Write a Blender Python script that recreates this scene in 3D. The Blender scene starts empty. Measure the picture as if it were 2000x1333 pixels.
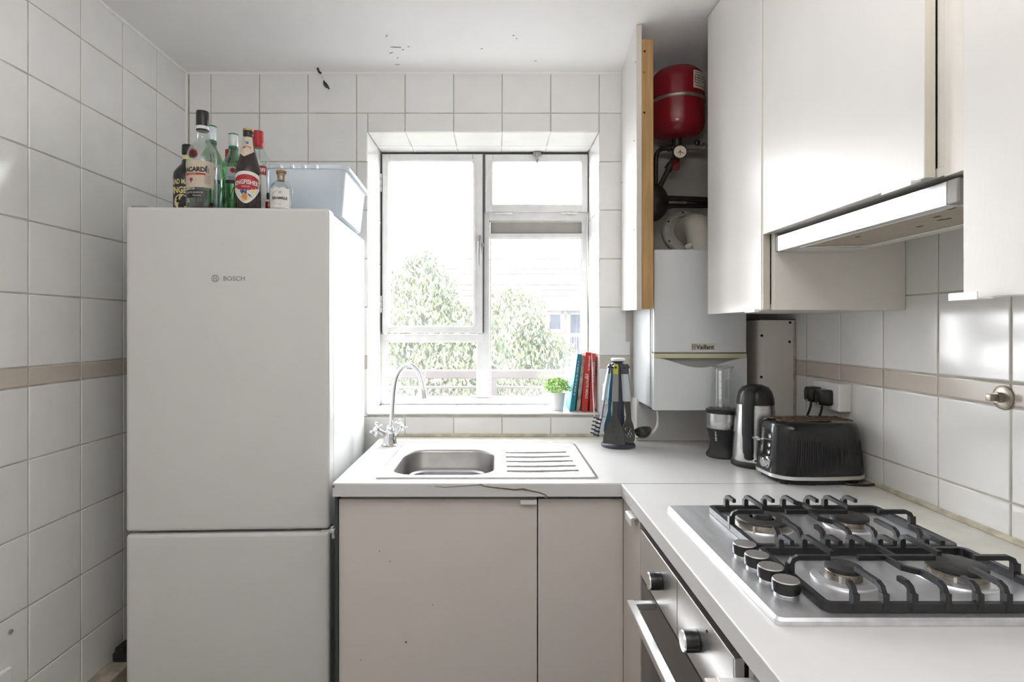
import bpy, bmesh, math, random
from mathutils import Matrix, Vector
random.seed(7)
R = math.radians
PI = math.pi
scene = bpy.context.scene
COL = scene.collection

# ------------------------------------------------------------------ camera, sky, light, exposure
cam_d = bpy.data.cameras.new('camera'); cam = bpy.data.objects.new('camera', cam_d); COL.objects.link(cam)
cam.location = (0, 0, 1.3565); cam.rotation_euler = (R(90), 0, 0)
cam_d.lens = 36 * 1131.4 / 2000; cam_d.sensor_width = 36
cam_d.shift_x = 0.0159; cam_d.shift_y = -0.01275; cam_d.clip_start = 0.02; cam_d.clip_end = 300
scene.camera = cam

world = bpy.data.worlds.new('overcast_sky'); scene.world = world; world.use_nodes = True
wn = world.node_tree.nodes; bgn = wn['Background']
bgn.inputs[0].default_value = (0.99, 0.985, 1.0, 1); bgn.inputs[1].default_value = 20.0

def area(name, loc, rot, sx, sy, power, color=(1, 1, 1), portal=False):
    d = bpy.data.lights.new(name, 'AREA'); d.shape = 'RECTANGLE'; d.size = sx; d.size_y = sy; d.energy = power; d.color = color
    o = bpy.data.objects.new(name, d); COL.objects.link(o); o.location = loc; o.rotation_euler = rot
    if portal: d.cycles.is_portal = True
    return o
area('window_portal', (-0.05, 2.74, 1.585), (R(-90), 0, 0), 1.0, 1.2, 1, portal=True)
area('ceiling_bounce_fill', (0.05, 0.0, 1.75), (R(180), 0, 0), 0.3, 0.3, 30, (1.0, 0.985, 0.975))  # added fill light aimed up at the ceiling; no such lamp is seen

scene.view_settings.view_transform = 'Standard'; scene.view_settings.look = 'None'
scene.view_settings.gamma = 1.0; scene.view_settings.use_curve_mapping = False
scene.view_settings.exposure = 0.2
cy = scene.cycles
cy.max_bounces = 10; cy.diffuse_bounces = 6; cy.glossy_bounces = 4; cy.transmission_bounces = 8; cy.transparent_max_bounces = 16
cy.sample_clamp_indirect = 10.0; cy.caustics_reflective = False; cy.caustics_refractive = False

# ------------------------------------------------------------------ materials
MATS = {}
def mat(name, col, rough=0.5, metal=0.0, noise=0.0, scale=20.0, bump=0.0, bscale=None, vary=0.0, coat=0.0, spec=0.5, stretch=None, col2=None):
    """Principled material; noise mixes in a second colour by object-space noise, bump adds fine relief, vary shifts the tone per object."""
    if name in MATS: return MATS[name]
    m = bpy.data.materials.new(name); m.use_nodes = True; nt = m.node_tree; N = nt.nodes; L = nt.links
    b = N['Principled BSDF']; b.inputs['Roughness'].default_value = rough; b.inputs['Metallic'].default_value = metal
    b.inputs['Specular IOR Level'].default_value = spec
    if coat: b.inputs['Coat Weight'].default_value = coat; b.inputs['Coat Roughness'].default_value = 0.08
    b.inputs['Base Color'].default_value = (*col, 1)
    tc = N.new('ShaderNodeTexCoord'); mp = N.new('ShaderNodeMapping'); L.new(tc.outputs['Object'], mp.inputs[0])
    if stretch: mp.inputs['Scale'].default_value = stretch
    out = None
    if noise or col2:
        nz = N.new('ShaderNodeTexNoise'); nz.inputs['Scale'].default_value = scale; nz.inputs['Detail'].default_value = 5
        L.new(mp.outputs[0], nz.inputs['Vector'])
        rp = N.new('ShaderNodeValToRGB'); rp.color_ramp.elements[0].position = 0.38; rp.color_ramp.elements[1].position = 0.66
        c2 = col2 if col2 else tuple(c * (1 - noise) for c in col)
        rp.color_ramp.elements[0].color = (*c2, 1); rp.color_ramp.elements[1].color = (*col, 1)
        L.new(nz.outputs['Fac'], rp.inputs[0]); out = rp.outputs[0]
    if vary:
        oi = N.new('ShaderNodeObjectInfo'); mr = N.new('ShaderNodeMapRange')
        mr.inputs['To Min'].default_value = 1 - vary; mr.inputs['To Max'].default_value = 1.0
        L.new(oi.outputs['Random'], mr.inputs[0])
        hs = N.new('ShaderNodeHueSaturation'); L.new(mr.outputs[0], hs.inputs['Value'])
        if out: L.new(out, hs.inputs['Color'])
        else: hs.inputs['Color'].default_value = (*col, 1)
        out = hs.outputs[0]
    if out: L.new(out, b.inputs['Base Color'])
    if bump:
        n2 = N.new('ShaderNodeTexNoise'); n2.inputs['Scale'].default_value = bscale or scale * 3; n2.inputs['Detail'].default_value = 3
        L.new(mp.outputs[0], n2.inputs['Vector'])
        bp = N.new('ShaderNodeBump'); bp.inputs['Strength'].default_value = bump; bp.inputs['Distance'].default_value = 0.01
        L.new(n2.outputs['Fac'], bp.inputs['Height']); L.new(bp.outputs[0], b.inputs['Normal'])
    MATS[name] = m; return m

def clear(name, tint, gloss=0.08, rough=0.03, dust=0.0, dustcol=(0.9, 0.92, 0.93), vein=0.0):
    """See-through sheet: tinted transparency, a mirror share that grows at grazing angles, and a translucent share for dust, glare veil or milky plastic."""
    m = bpy.data.materials.new(name); m.use_nodes = True; nt = m.node_tree; N = nt.nodes; L = nt.links
    N.remove(N['Principled BSDF']); out = N['Material Output']
    t = N.new('ShaderNodeBsdfTransparent'); t.inputs[0].default_value = (*tint, 1)
    g = N.new('ShaderNodeBsdfGlossy'); g.inputs['Roughness'].default_value = rough; g.inputs[0].default_value = (0.9, 0.92, 0.92, 1)
    lw = N.new('ShaderNodeLayerWeight'); lw.inputs['Blend'].default_value = 0.35
    mr = N.new('ShaderNodeMapRange'); mr.inputs['To Min'].default_value = gloss; mr.inputs['To Max'].default_value = min(0.85, gloss * 7)
    L.new(lw.outputs['Facing'], mr.inputs[0])
    mx = N.new('ShaderNodeMixShader'); L.new(mr.outputs[0], mx.inputs[0]); L.new(t.outputs[0], mx.inputs[1]); L.new(g.outputs[0], mx.inputs[2])
    last = mx
    if dust:
        tr = N.new('ShaderNodeBsdfTranslucent'); tr.inputs[0].default_value = (*dustcol, 1)
        df = N.new('ShaderNodeBsdfDiffuse'); df.inputs[0].default_value = (*dustcol, 1)
        m1 = N.new('ShaderNodeMixShader'); m1.inputs[0].default_value = 0.5; L.new(tr.outputs[0], m1.inputs[1]); L.new(df.outputs[0], m1.inputs[2])
        m2 = N.new('ShaderNodeMixShader'); L.new(mx.outputs[0], m2.inputs[1]); L.new(m1.outputs[0], m2.inputs[2]); last = m2
        if vein:
            tc = N.new('ShaderNodeTexCoord'); nz = N.new('ShaderNodeTexNoise'); nz.inputs['Scale'].default_value = 6; nz.inputs['Detail'].default_value = 8
            L.new(tc.outputs['Object'], nz.inputs['Vector'])
            r2 = N.new('ShaderNodeMapRange'); r2.inputs['From Min'].default_value = 0.3; r2.inputs['From Max'].default_value = 0.75
            r2.inputs['To Min'].default_value = max(0, dust - vein); r2.inputs['To Max'].default_value = dust + vein
            L.new(nz.outputs['Fac'], r2.inputs[0]); L.new(r2.outputs[0], m2.inputs[0])
        else: m2.inputs[0].default_value = dust
    L.new(last.outputs[0], out.inputs[0]); return m

M_TILE = mat('glazed_white_tile', (0.82, 0.815, 0.80), 0.13, noise=0.03, scale=9, bump=0.045, bscale=9, vary=0.05)
M_BAND = mat('glazed_beige_tile', (0.60, 0.535, 0.47), 0.16, noise=0.05, scale=9, bump=0.04, bscale=9, vary=0.04)
M_GROUT = mat('grey_grout', (0.56, 0.525, 0.47), 0.9, noise=0.3, scale=14, bump=0.2, bscale=90)
M_PLASTER = mat('white_plaster', (0.80, 0.79, 0.77), 0.85, noise=0.04, scale=5, bump=0.08, bscale=40)
M_CEIL = mat('ceiling_paint', (0.88, 0.875, 0.87), 0.8, noise=0.03, scale=3, bump=0.05, bscale=25)
M_CUPWALL = mat('bare_cupboard_plaster', (0.55, 0.52, 0.49), 0.9, noise=0.15, scale=6, bump=0.1, bscale=40)
M_LAM = mat('warm_white_laminate', (0.68, 0.635, 0.60), 0.38, noise=0.02, scale=8, bump=0.03, bscale=240)
M_LAMG = mat('white_gloss_laminate', (0.74, 0.72, 0.70), 0.3, noise=0.02, scale=8, bump=0.018, bscale=160, stretch=(1, 1, 0.3))
M_LAM2 = mat('lit_cream_laminate', (0.80, 0.765, 0.715), 0.38, noise=0.02, scale=8, bump=0.03, bscale=240)  # paler laminate copy; its colour stands in for stronger fill light on the right
M_EDGE = mat('cream_edging', (0.62, 0.58, 0.50), 0.5, noise=0.06, scale=14)
M_WORK = mat('white_worktop_laminate', (0.64, 0.64, 0.64), 0.3, noise=0.03, scale=10, bump=0.04, bscale=300)
M_INFILL = mat('cream_infill_strip', (0.72, 0.70, 0.64), 0.4, noise=0.1, scale=18)
M_SEAL = mat('yellowed_sealant', (0.66, 0.61, 0.48), 0.55, noise=0.35, scale=26)
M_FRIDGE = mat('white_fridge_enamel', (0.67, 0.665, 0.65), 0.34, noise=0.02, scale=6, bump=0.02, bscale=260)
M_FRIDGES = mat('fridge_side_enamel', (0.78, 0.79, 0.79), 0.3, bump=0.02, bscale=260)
M_GASKETGAP = mat('dark_gasket_and_gap_shade', (0.05, 0.055, 0.055), 0.6)  # near-black for gaskets; also colours shade into gaps and the boiler underside
M_LOGO = mat('grey_print', (0.30, 0.30, 0.295), 0.4)
M_STEEL = mat('brushed_steel', (0.60, 0.60, 0.60), 0.27, 1.0, noise=0.12, scale=7, bump=0.03, bscale=60, stretch=(1, 12, 12))
M_STEELD = mat('hob_steel', (0.80, 0.81, 0.845), 0.36, 0.9, noise=0.12, scale=9, bump=0.02, bscale=40, stretch=(6, 1, 6))
M_BOWL = mat('sink_bowl_steel', (0.46, 0.45, 0.44), 0.36, 1.0, noise=0.2, scale=10)
M_TUB = mat('dull_tub_steel', (0.34, 0.34, 0.35), 0.5, 0.8)
M_CHROME = mat('polished_chrome', (0.72, 0.72, 0.73), 0.08, 1.0)
M_ALU = mat('satin_aluminium', (0.80, 0.80, 0.80), 0.32, 1.0, bump=0.02, bscale=120)
M_ALUW = mat('pale_aluminium_lip', (0.86, 0.86, 0.85), 0.4, 0.3)
M_IRON = mat('black_cast_iron', (0.018, 0.018, 0.02), 0.42, noise=0.3, scale=60, bump=0.12, bscale=220)
M_BURN = mat('burner_enamel', (0.035, 0.034, 0.035), 0.5, noise=0.5, scale=50, bump=0.1, bscale=200)
M_BURNAL = mat('stained_burner_aluminium', (0.52, 0.46, 0.38), 0.45, 0.7, noise=0.55, scale=28)
M_BLACK = mat('black_plastic', (0.012, 0.012, 0.013), 0.32)
M_BLACKM = mat('matt_black_plastic', (0.018, 0.018, 0.019), 0.55)
M_BLACKG = mat('gloss_black_plastic', (0.010, 0.0105, 0.012), 0.16, bump=0.02, bscale=50)
M_WHITEP = mat('white_plastic', (0.80, 0.80, 0.785), 0.3)
M_WINF = mat('old_white_gloss_paint', (0.72, 0.715, 0.71), 0.35, noise=0.10, scale=16, bump=0.06, bscale=60)
M_VENT = mat('vent_grey', (0.42, 0.39, 0.36), 0.5, noise=0.1, scale=10)
M_BOILER = mat('boiler_white_steel', (0.66, 0.68, 0.69), 0.32, bump=0.02, bscale=200)
M_BOILB = mat('boiler_beige_trim', (0.58, 0.54, 0.38), 0.45)
M_BOILG = mat('boiler_grey_recess', (0.30, 0.30, 0.28), 0.5)
M_RED = mat('red_enamel', (0.21, 0.010, 0.018), 0.22, noise=0.1, scale=8)
M_REDP = mat('red_plastic', (0.17, 0.012, 0.014), 0.4)
M_PIPE = mat('blackened_copper_pipe', (0.045, 0.038, 0.034), 0.45, 0.4, noise=0.4, scale=30, bump=0.1, bscale=80)
M_BRASS = mat('dull_brass', (0.45, 0.40, 0.34), 0.4, 0.8, noise=0.3, scale=30)
M_FLUE = mat('ivory_flue_plastic', (0.74, 0.71, 0.62), 0.5, noise=0.12, scale=14)
M_FLUER = mat('dusty_flue_collar', (0.70, 0.67, 0.61), 0.6, noise=0.2, scale=14)
M_WOOD = mat('pine_batten', (0.50, 0.31, 0.13), 0.6, noise=0.3, scale=6, bump=0.15, bscale=30, stretch=(9, 9, 0.7), col2=(0.36, 0.205, 0.075))
M_HOLE = mat('dark_screw_hole', (0.02, 0.018, 0.015), 0.8)
M_DIAL = mat('cream_dial', (0.72, 0.68, 0.55), 0.5)
M_LABEL = mat('cream_paper_label', (0.62, 0.52, 0.42), 0.6, noise=0.06, scale=30)
M_LABELW = mat('white_paper_label', (0.74, 0.73, 0.70), 0.6)
M_INK = mat('black_ink', (0.015, 0.014, 0.014), 0.5)
M_INKR = mat('red_ink', (0.42, 0.02, 0.025), 0.5)
M_INKO = mat('orange_ink', (0.75, 0.30, 0.04), 0.5)
M_INKB = mat('blue_ink', (0.01, 0.07, 0.24), 0.5)
M_INKT = mat('teal_ink', (0.02, 0.2, 0.24), 0.5)
M_INKG = mat('grey_ink', (0.3, 0.29, 0.28), 0.5)
M_GOLDP = mat('pale_gold_ink', (0.74, 0.62, 0.32), 0.45)
M_CORK = mat('cork', (0.42, 0.24, 0.10), 0.75, noise=0.3, scale=60, bump=0.2, bscale=120)
M_CAPGOLD = mat('dull_gold_cap', (0.45, 0.33, 0.14), 0.4, 0.6)
M_CAPWG = mat('silver_white_cap', (0.66, 0.70, 0.72), 0.35, 0.2)
M_GREENP = mat('green_cap_rim', (0.02, 0.16, 0.07), 0.35)
M_BROWN = mat('dark_ale_glass', (0.018, 0.008, 0.005), 0.1, spec=0.6)
M_BLKGL = mat('black_bottle_glass', (0.010, 0.009, 0.008), 0.15, spec=0.6)
M_CLEAR = clear('clear_bottle_glass', (0.88, 0.92, 0.90), 0.09)
M_GREENG = clear('green_bottle_glass', (0.035, 0.50, 0.14), 0.08)
M_RUM = clear('rum_residue', (0.30, 0.13, 0.06), 0.05)
M_REDG = clear('red_liquid', (0.55, 0.08, 0.05), 0.06)
M_PANE = clear('dusty_veiled_glass', (0.97, 0.98, 0.98), 0.05, 0.02, dust=0.035, vein=0.015)  # dust share also puts the glare veil over the view into the glass
M_BOX = clear('milky_plastic', (0.90, 0.93, 0.95), 0.05, 0.25, dust=0.55, dustcol=(0.80, 0.84, 0.88))
M_CUP = clear('clear_acrylic', (0.90, 0.91, 0.91), 0.10)
M_OVENG = mat('dark_oven_glass', (0.045, 0.040, 0.036), 0.06, spec=0.8)
M_OLIVE = mat('dark_olive_nylon', (0.045, 0.048, 0.042), 0.4, noise=0.25, scale=30)
M_NAVY = mat('navy_grey_plastic', (0.055, 0.062, 0.085), 0.4)
M_LIME = mat('lime_plastic', (0.45, 0.46, 0.03), 0.4)
M_GREYP = mat('mid_grey_plastic', (0.23, 0.23, 0.22), 0.4)
M_LGREY = mat('pale_grey_plastic', (0.46, 0.50, 0.50), 0.4)
M_BLUEP = mat('dusty_blue_plastic', (0.10, 0.24, 0.33), 0.4)
M_LBLUE = mat('pale_blue_plastic', (0.36, 0.50, 0.56), 0.4)
M_TEAL = mat('teal_book_cloth', (0.005, 0.20, 0.27), 0.5, noise=0.08, scale=20)
M_BOOKR = mat('red_book_cover', (0.50, 0.025, 0.02), 0.4)
M_BOOKR2 = mat('coral_red_book_cover', (0.48, 0.06, 0.045), 0.45)
M_BOOKW = mat('patterned_book_cover', (0.66, 0.62, 0.57), 0.45, noise=0.5, scale=26, col2=(0.22, 0.17, 0.13))
M_PAGES = mat('book_pages', (0.76, 0.73, 0.66), 0.8, noise=0.15, scale=8, stretch=(60, 1, 1))
M_POT = mat('white_ceramic_pot', (0.78, 0.78, 0.77), 0.3)
M_LEAF = mat('bright_green_sprig', (0.17, 0.36, 0.045), 0.5, vary=0.0, col2=(0.30, 0.48, 0.08), scale=60)
M_TREE = mat('pale_tree_leaf', (0.085, 0.105, 0.042), 0.5, col2=(0.022, 0.042, 0.018), scale=1.6)
M_TREE2 = mat('tree_leaf_young', (0.16, 0.145, 0.085), 0.5, col2=(0.08, 0.10, 0.035), scale=2.5)
M_BARK = mat('tree_bark', (0.12, 0.09, 0.06), 0.9, noise=0.4, scale=12)
M_RAIL = mat('painted_handrail', (0.045, 0.036, 0.036), 0.5, noise=0.2, scale=8)
M_BRICKH = mat('pale_brickwork', (0.085, 0.072, 0.06), 0.9, noise=0.25, scale=3)
M_ROOF = mat('grey_roof_tile', (0.11, 0.10, 0.10), 0.8, noise=0.25, scale=4)
M_WHITEW = mat('white_render', (0.75, 0.75, 0.74), 0.7)
M_BLUEGL = mat('blue_window_glass', (0.026, 0.031, 0.043), 0.7, spec=0.05)
M_GRASS = mat('lawn', (0.055, 0.055, 0.05), 0.9, noise=0.4, scale=1.5)
M_CONC = mat('balcony_concrete', (0.27, 0.27, 0.275), 0.9, noise=0.2, scale=6)
M_FLOOR = mat('floor_vinyl', (0.22, 0.20, 0.18), 0.5, noise=0.2, scale=5)
M_LEDGE = mat('dirty_cream_board', (0.52, 0.46, 0.37), 0.6, noise=0.35, scale=22)
M_GREASE = mat('greasy_filter_mesh', (0.52, 0.45, 0.35), 0.6, noise=0.15, scale=90, bump=0.35, bscale=500)
M_HOODW = mat('hood_white_enamel', (0.66, 0.65, 0.62), 0.4)
M_CRUMB = mat('toasted_wire', (0.25, 0.13, 0.06), 0.6, noise=0.7, scale=70)
M_GREY = mat('grey_rubber', (0.30, 0.29, 0.28), 0.5)
M_CRACK = mat('crack_chipboard', (0.20, 0.15, 0.10), 0.9, noise=0.4, scale=80)
M_PEEL = mat('flaking_paint_gap', (0.26, 0.24, 0.22), 0.9)

# ------------------------------------------------------------------ mesh helpers
def BM(): return bmesh.new()

def box(bm, x0, x1, y0, y1, z0, z1, bev=0.0, seg=2):
    r = bmesh.ops.create_cube(bm, size=1.0, matrix=Matrix.Translation(((x0 + x1) / 2, (y0 + y1) / 2, (z0 + z1) / 2)) @ Matrix.Diagonal((abs(x1 - x0), abs(y1 - y0), abs(z1 - z0), 1)))
    if bev:
        es = list({e for v in r['verts'] for e in v.link_edges})
        bmesh.ops.bevel(bm, geom=es, offset=bev, segments=seg, profile=0.5, affect='EDGES', clamp_overlap=True)
    return bm

def lathe(bm, prof, c=(0, 0, 0), seg=28, mtx=None, cap=True):
    """Turn a list of (radius, height) about the z axis at c."""
    rings = []
    for r, z in prof:
        ring = []
        for i in range(seg):
            a = 2 * PI * i / seg
            p = Vector((r * math.cos(a), r * math.sin(a), z))
            if mtx: p = mtx @ p
            ring.append(bm.verts.new(p + Vector(c)))
        rings.append(ring)
    for a, b in zip(rings, rings[1:]):
        for i in range(seg):
            j = (i + 1) % seg
            bm.faces.new((a[i], a[j], b[j], b[i]))
    if cap:
        if prof[0][0] > 1e-5: bm.faces.new(list(reversed(rings[0])))
        if prof[-1][0] > 1e-5: bm.faces.new(rings[-1])
    return bm

def frame_to(d):
    return Vector(d).normalized().to_track_quat('Z', 'Y').to_matrix().to_4x4()

def cyl(bm, p0, p1, r0, r1=None, seg=16):
    p0 = Vector(p0); p1 = Vector(p1); r1 = r0 if r1 is None else r1
    d = p1 - p0
    return lathe(bm, [(r0, 0), (r1, d.length)], c=p0, seg=seg, mtx=frame_to(d))

def ball(bm, c, r, seg=12, sc=(1, 1, 1)):
    bmesh.ops.create_uvsphere(bm, u_segments=seg, v_segments=max(6, seg // 2), radius=r, matrix=Matrix.Translation(c) @ Matrix.Diagonal((*sc, 1)))
    return bm

def smooth_path(pts, n=4):
    P = [Vector(p) for p in pts]; out = []
    for i in range(len(P) - 1):
        a = P[max(i - 1, 0)]; b = P[i]; c = P[i + 1]; d = P[min(i + 2, len(P) - 1)]
        for k in range(n):
            t = k / n
            out.append(0.5 * ((2 * b) + (c - a) * t + (2 * a - 5 * b + 4 * c - d) * t * t + (3 * b - a - 3 * c + d) * t ** 3))
    out.append(P[-1]); return out

def tube(bm, pts, r, seg=8, ref=None, sx=1.0, sy=1.0, rot=0.0):
    """Sweep a (possibly flattened) ring along a polyline; r may be a list. ref fixes the ring's first axis (for flat paths: the plane normal)."""
    P = [Vector(p) for p in pts]; n = len(P); rr = r if isinstance(r, (list, tuple)) else [r] * n
    T = []
    for i in range(n):
        a = P[max(i - 1, 0)]; b = P[min(i + 1, n - 1)]; T.append((b - a).normalized())
    u = Vector(ref) if ref is not None else (Vector((0, 0, 1)) if abs(T[0].z) < 0.9 else Vector((1, 0, 0)))
    rings = []
    for i in range(n):
        u = (u - T[i] * u.dot(T[i])).normalized(); v = T[i].cross(u)
        k = 1.0
        if 0 < i < n - 1:
            ca = (P[i] - P[i - 1]).normalized().dot((P[i + 1] - P[i]).normalized())
            k = 1.0 / max(0.55, math.sqrt((1 + max(-0.9, min(1, ca))) / 2))
        ring = []
        for j in range(seg):
            a = 2 * PI * j / seg + rot
            ring.append(bm.verts.new(P[i] + u * math.cos(a) * rr[i] * sx + v * math.sin(a) * rr[i] * sy * k))
        rings.append(ring)
    for a, b in zip(rings, rings[1:]):
        for j in range(seg):
            bm.faces.new((a[j], a[(j + 1) % seg], b[(j + 1) % seg], b[j]))
    bm.faces.new(list(reversed(rings[0]))); bm.faces.new(rings[-1])
    return bm

def sqbar(bm, pts, w, h, ref):
    """Square-section bar: w across (along ref), h in the plane of the path."""
    return tube(bm, pts, 1.0, 4, ref=ref, sx=w * 0.7071, sy=h * 0.7071, rot=PI / 4)

def rrect(x0, x1, y0, y1, r, n=5):
    out = []
    for cx, cy_, a0 in ((x1 - r, y1 - r, 0), (x0 + r, y1 - r, 90), (x0 + r, y0 + r, 180), (x1 - r, y0 + r, 270)):
        for k in range(n + 1):
            a = R(a0 + 90 * k / n); out.append((cx + r * math.cos(a), cy_ + r * math.sin(a)))
    return out

def loops(bm, Ls, cap0=False, cap1=False):
    """Skin a stack of equal-length closed loops of 3-D points."""
    V = [[bm.verts.new(p) for p in L] for L in Ls]
    n = len(V[0])
    for a, b in zip(V, V[1:]):
        for i in range(n):
            j = (i + 1) % n
            bm.faces.new((a[i], a[j], b[j], b[i]))
    if cap0: bm.faces.new(list(reversed(V[0])))
    if cap1: bm.faces.new(V[-1])
    return bm

def prism(bm, poly, y0, y1, axis='Y'):
    """Extrude a polygon of (a, b): axis Y -> points (a, y, b); axis X -> (y, a, b); axis Z -> (a, b, y)."""
    f = {'Y': lambda a, b, t: (a, t, b), 'X': lambda a, b, t: (t, a, b), 'Z': lambda a, b, t: (a, b, t)}[axis]
    A = [bm.verts.new(f(a, b, y0)) for a, b in poly]; B = [bm.verts.new(f(a, b, y1)) for a, b in poly]
    n = len(poly)
    bm.faces.new(A); bm.faces.new(list(reversed(B)))
    for i in range(n):
        bm.faces.new((A[i], B[i], B[(i + 1) % n], A[(i + 1) % n]))
    return bm

def text_bm(bm, s, height, place, bold=0.0, width=None, depth=0.0):
    """Letters as flat (or slightly raised) geometry: centred, scaled to a cap height (and width), each vertex sent through place(u, v, w)."""
    cu = bpy.data.curves.new('lettering', 'FONT'); cu.body = s; cu.size = 1.0; cu.resolution_u = 3
    cu.offset = bold; cu.extrude = 0.0
    ob = bpy.data.objects.new('lettering', cu); COL.objects.link(ob)
    me = bpy.data.meshes.new_from_object(ob)
    bpy.data.objects.remove(ob); bpy.data.curves.remove(cu)
    xs = [v.co.x for v in me.vertices]; ys = [v.co.y for v in me.vertices]
    if not xs: return bm
    cx = (min(xs) + max(xs)) / 2; c_y = (min(ys) + max(ys)) / 2
    sy = height / (max(ys) - min(ys)); sx = sy if width is None else width / (max(xs) - min(xs))
    vs = [bm.verts.new(place((v.co.x - cx) * sx, (v.co.y - c_y) * sy, depth)) for v in me.vertices]
    for p in me.polygons:
        try: bm.faces.new([vs[i] for i in p.vertices])
        except ValueError: pass
    bpy.data.meshes.remove(me); return bm

WM = {}
def T(*a): return Matrix.Translation(a)

def thing(name, label, cat, loc=(0, 0, 0), rotz=0.0, group=None):
    o = bpy.data.objects.new(name, None); COL.objects.link(o); o.empty_display_size = 0.05
    o.location = loc; o.rotation_euler = (0, 0, rotz); o['label'] = label; o['category'] = cat
    if group: o['group'] = group
    WM[o.name] = Matrix.Translation(loc) @ Matrix.Rotation(rotz, 4, 'Z')
    return o

def part(name, bm, m, parent=None, smooth=False, world=False, label=None, kind=None):
    """One mesh object. With world=True the bmesh is in room coordinates and is brought into the parent's own space."""
    if world and parent is not None: bm.transform(WM[parent.name].inverted())
    bmesh.ops.recalc_face_normals(bm, faces=bm.faces)
    me = bpy.data.meshes.new(name)
    if smooth:
        for f in bm.faces: f.smooth = True
        for e in bm.edges:
            if len(e.link_faces) == 2 and e.calc_face_angle(0) > R(38): e.smooth = False
    bm.to_mesh(me); bm.free()
    me.materials.append(m)
    o = bpy.data.objects.new(name, me); COL.objects.link(o)
    if parent is not None: o.parent = parent; WM[o.name] = WM[parent.name]
    else: WM[o.name] = Matrix.Identity(4)
    if label: o['label'] = label
    if kind: o['kind'] = kind
    return o

def single(o, label, cat, group=None):
    o['label'] = label; o['category'] = cat
    if group: o['group'] = group
    return o

def struct(name, bm, m, label=None, smooth=False):
    o = part(name, bm, m, None, smooth); o['kind'] = 'structure'
    if label: o['label'] = label
    return o

# ------------------------------------------------------------------ the room
XL, XR, YB, ZC = -1.275, 1.079, 2.385, 2.4095       # left wall, right wall, window wall, ceiling
YR = -1.75                                           # wall behind the camera
WX0, WX1, WZ0, WZ1 = -0.5275, 0.4255, 1.0055, 2.1635 # window opening
YF = 2.66                                            # inner face of the window frame
G = 0.0018                                            # grout recess

b = BM(); box(b, XL - .1, XR + .1, YR - .1, YB + .35, -0.12, 0.0); struct('floor', b, M_FLOOR, 'dark vinyl kitchen floor')
b = BM(); box(b, XL - .1, XR + .1, YR - .1, YB + .35, ZC, ZC + .15); ceiling = struct('ceiling', b, M_CEIL, 'white painted ceiling with flaking spots')
b = BM(); box(b, XL - .1, XR + .1, YR - .1, YR, 0, ZC); struct('wall_rear', b, M_PLASTER, 'plain wall behind the viewer')

TILE_CACHE = {}
def tile_mesh(w, h, m):
    k = (round(w, 4), round(h, 4), m.name)
    if k in TILE_CACHE: return TILE_CACHE[k]
    bm = BM(); e = min(0.0022, w * .2, h * .2); t = 0.006
    def ring(i, z): return [bm.verts.new((sx * (w / 2 - i), sy * (h / 2 - i), z)) for sx, sy in ((-1, -1), (1, -1), (1, 1), (-1, 1))]
    r0, r1, r2, r3 = ring(0, -t), ring(0, -e * .75), ring(e * .45, -e * .2), ring(e * 1.6, 0)
    for a, c in ((r0, r1), (r1, r2), (r2, r3)):
        for i in range(4):
            f = bm.faces.new((a[i], a[(i + 1) % 4], c[(i + 1) % 4], c[i])); f.smooth = c is r3
    bm.faces.new(r3)
    me = bpy.data.meshes.new('tile'); bm.to_mesh(me); bm.free(); me.materials.append(m)
    TILE_CACHE[k] = me; return me

def lay(parent, us, vs, basis, plane, band=None, hole=None, joint=0.0036):
    """Lay one tile object per cell of a grid. basis = (u, v, n) axes, plane = point on the tile face; band = set of v-rows in beige; hole = (u0,u1,v0,v1) cut out."""
    U, V, Nn = (Vector(a) for a in basis)
    for iv in range(len(vs) - 1):
        for iu in range(len(us) - 1):
            rects = [(us[iu], us[iu + 1], vs[iv], vs[iv + 1])]
            if hole:
                a0, a1, b0, b1 = rects[0]; h0, h1, k0, k1 = hole
                if a0 < h1 and a1 > h0 and b0 < k1 and b1 > k0:
                    rects = []
                    if a0 < h0: rects.append((a0, h0, b0, b1))
                    if a1 > h1: rects.append((h1, a1, b0, b1))
                    c0, c1 = max(a0, h0), min(a1, h1)
                    if b0 < k0: rects.append((c0, c1, b0, k0))
                    if b1 > k1: rects.append((c0, c1, k1, b1))
            for a0, a1, b0, b1 in rects:
                w, h = a1 - a0 - joint, b1 - b0 - joint
                if w < 0.006 or h < 0.006: continue
                m = M_BAND if band and iv in band else M_TILE
                o = bpy.data.objects.new('tile', tile_mesh(w, h, m)); COL.objects.link(o); o.parent = parent
                c = Vector(plane) + U * ((a0 + a1) / 2) + V * ((b0 + b1) / 2) + Nn * random.uniform(-.0003, .0004)
                rot = Matrix((U, V, Nn)).transposed().to_4x4()
                o.matrix_local = Matrix.Translation(c) @ rot @ Matrix.Rotation(R(random.uniform(-.22, .22)), 4, 'X') @ Matrix.Rotation(R(random.uniform(-.22, .22)), 4, 'Y')

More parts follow.
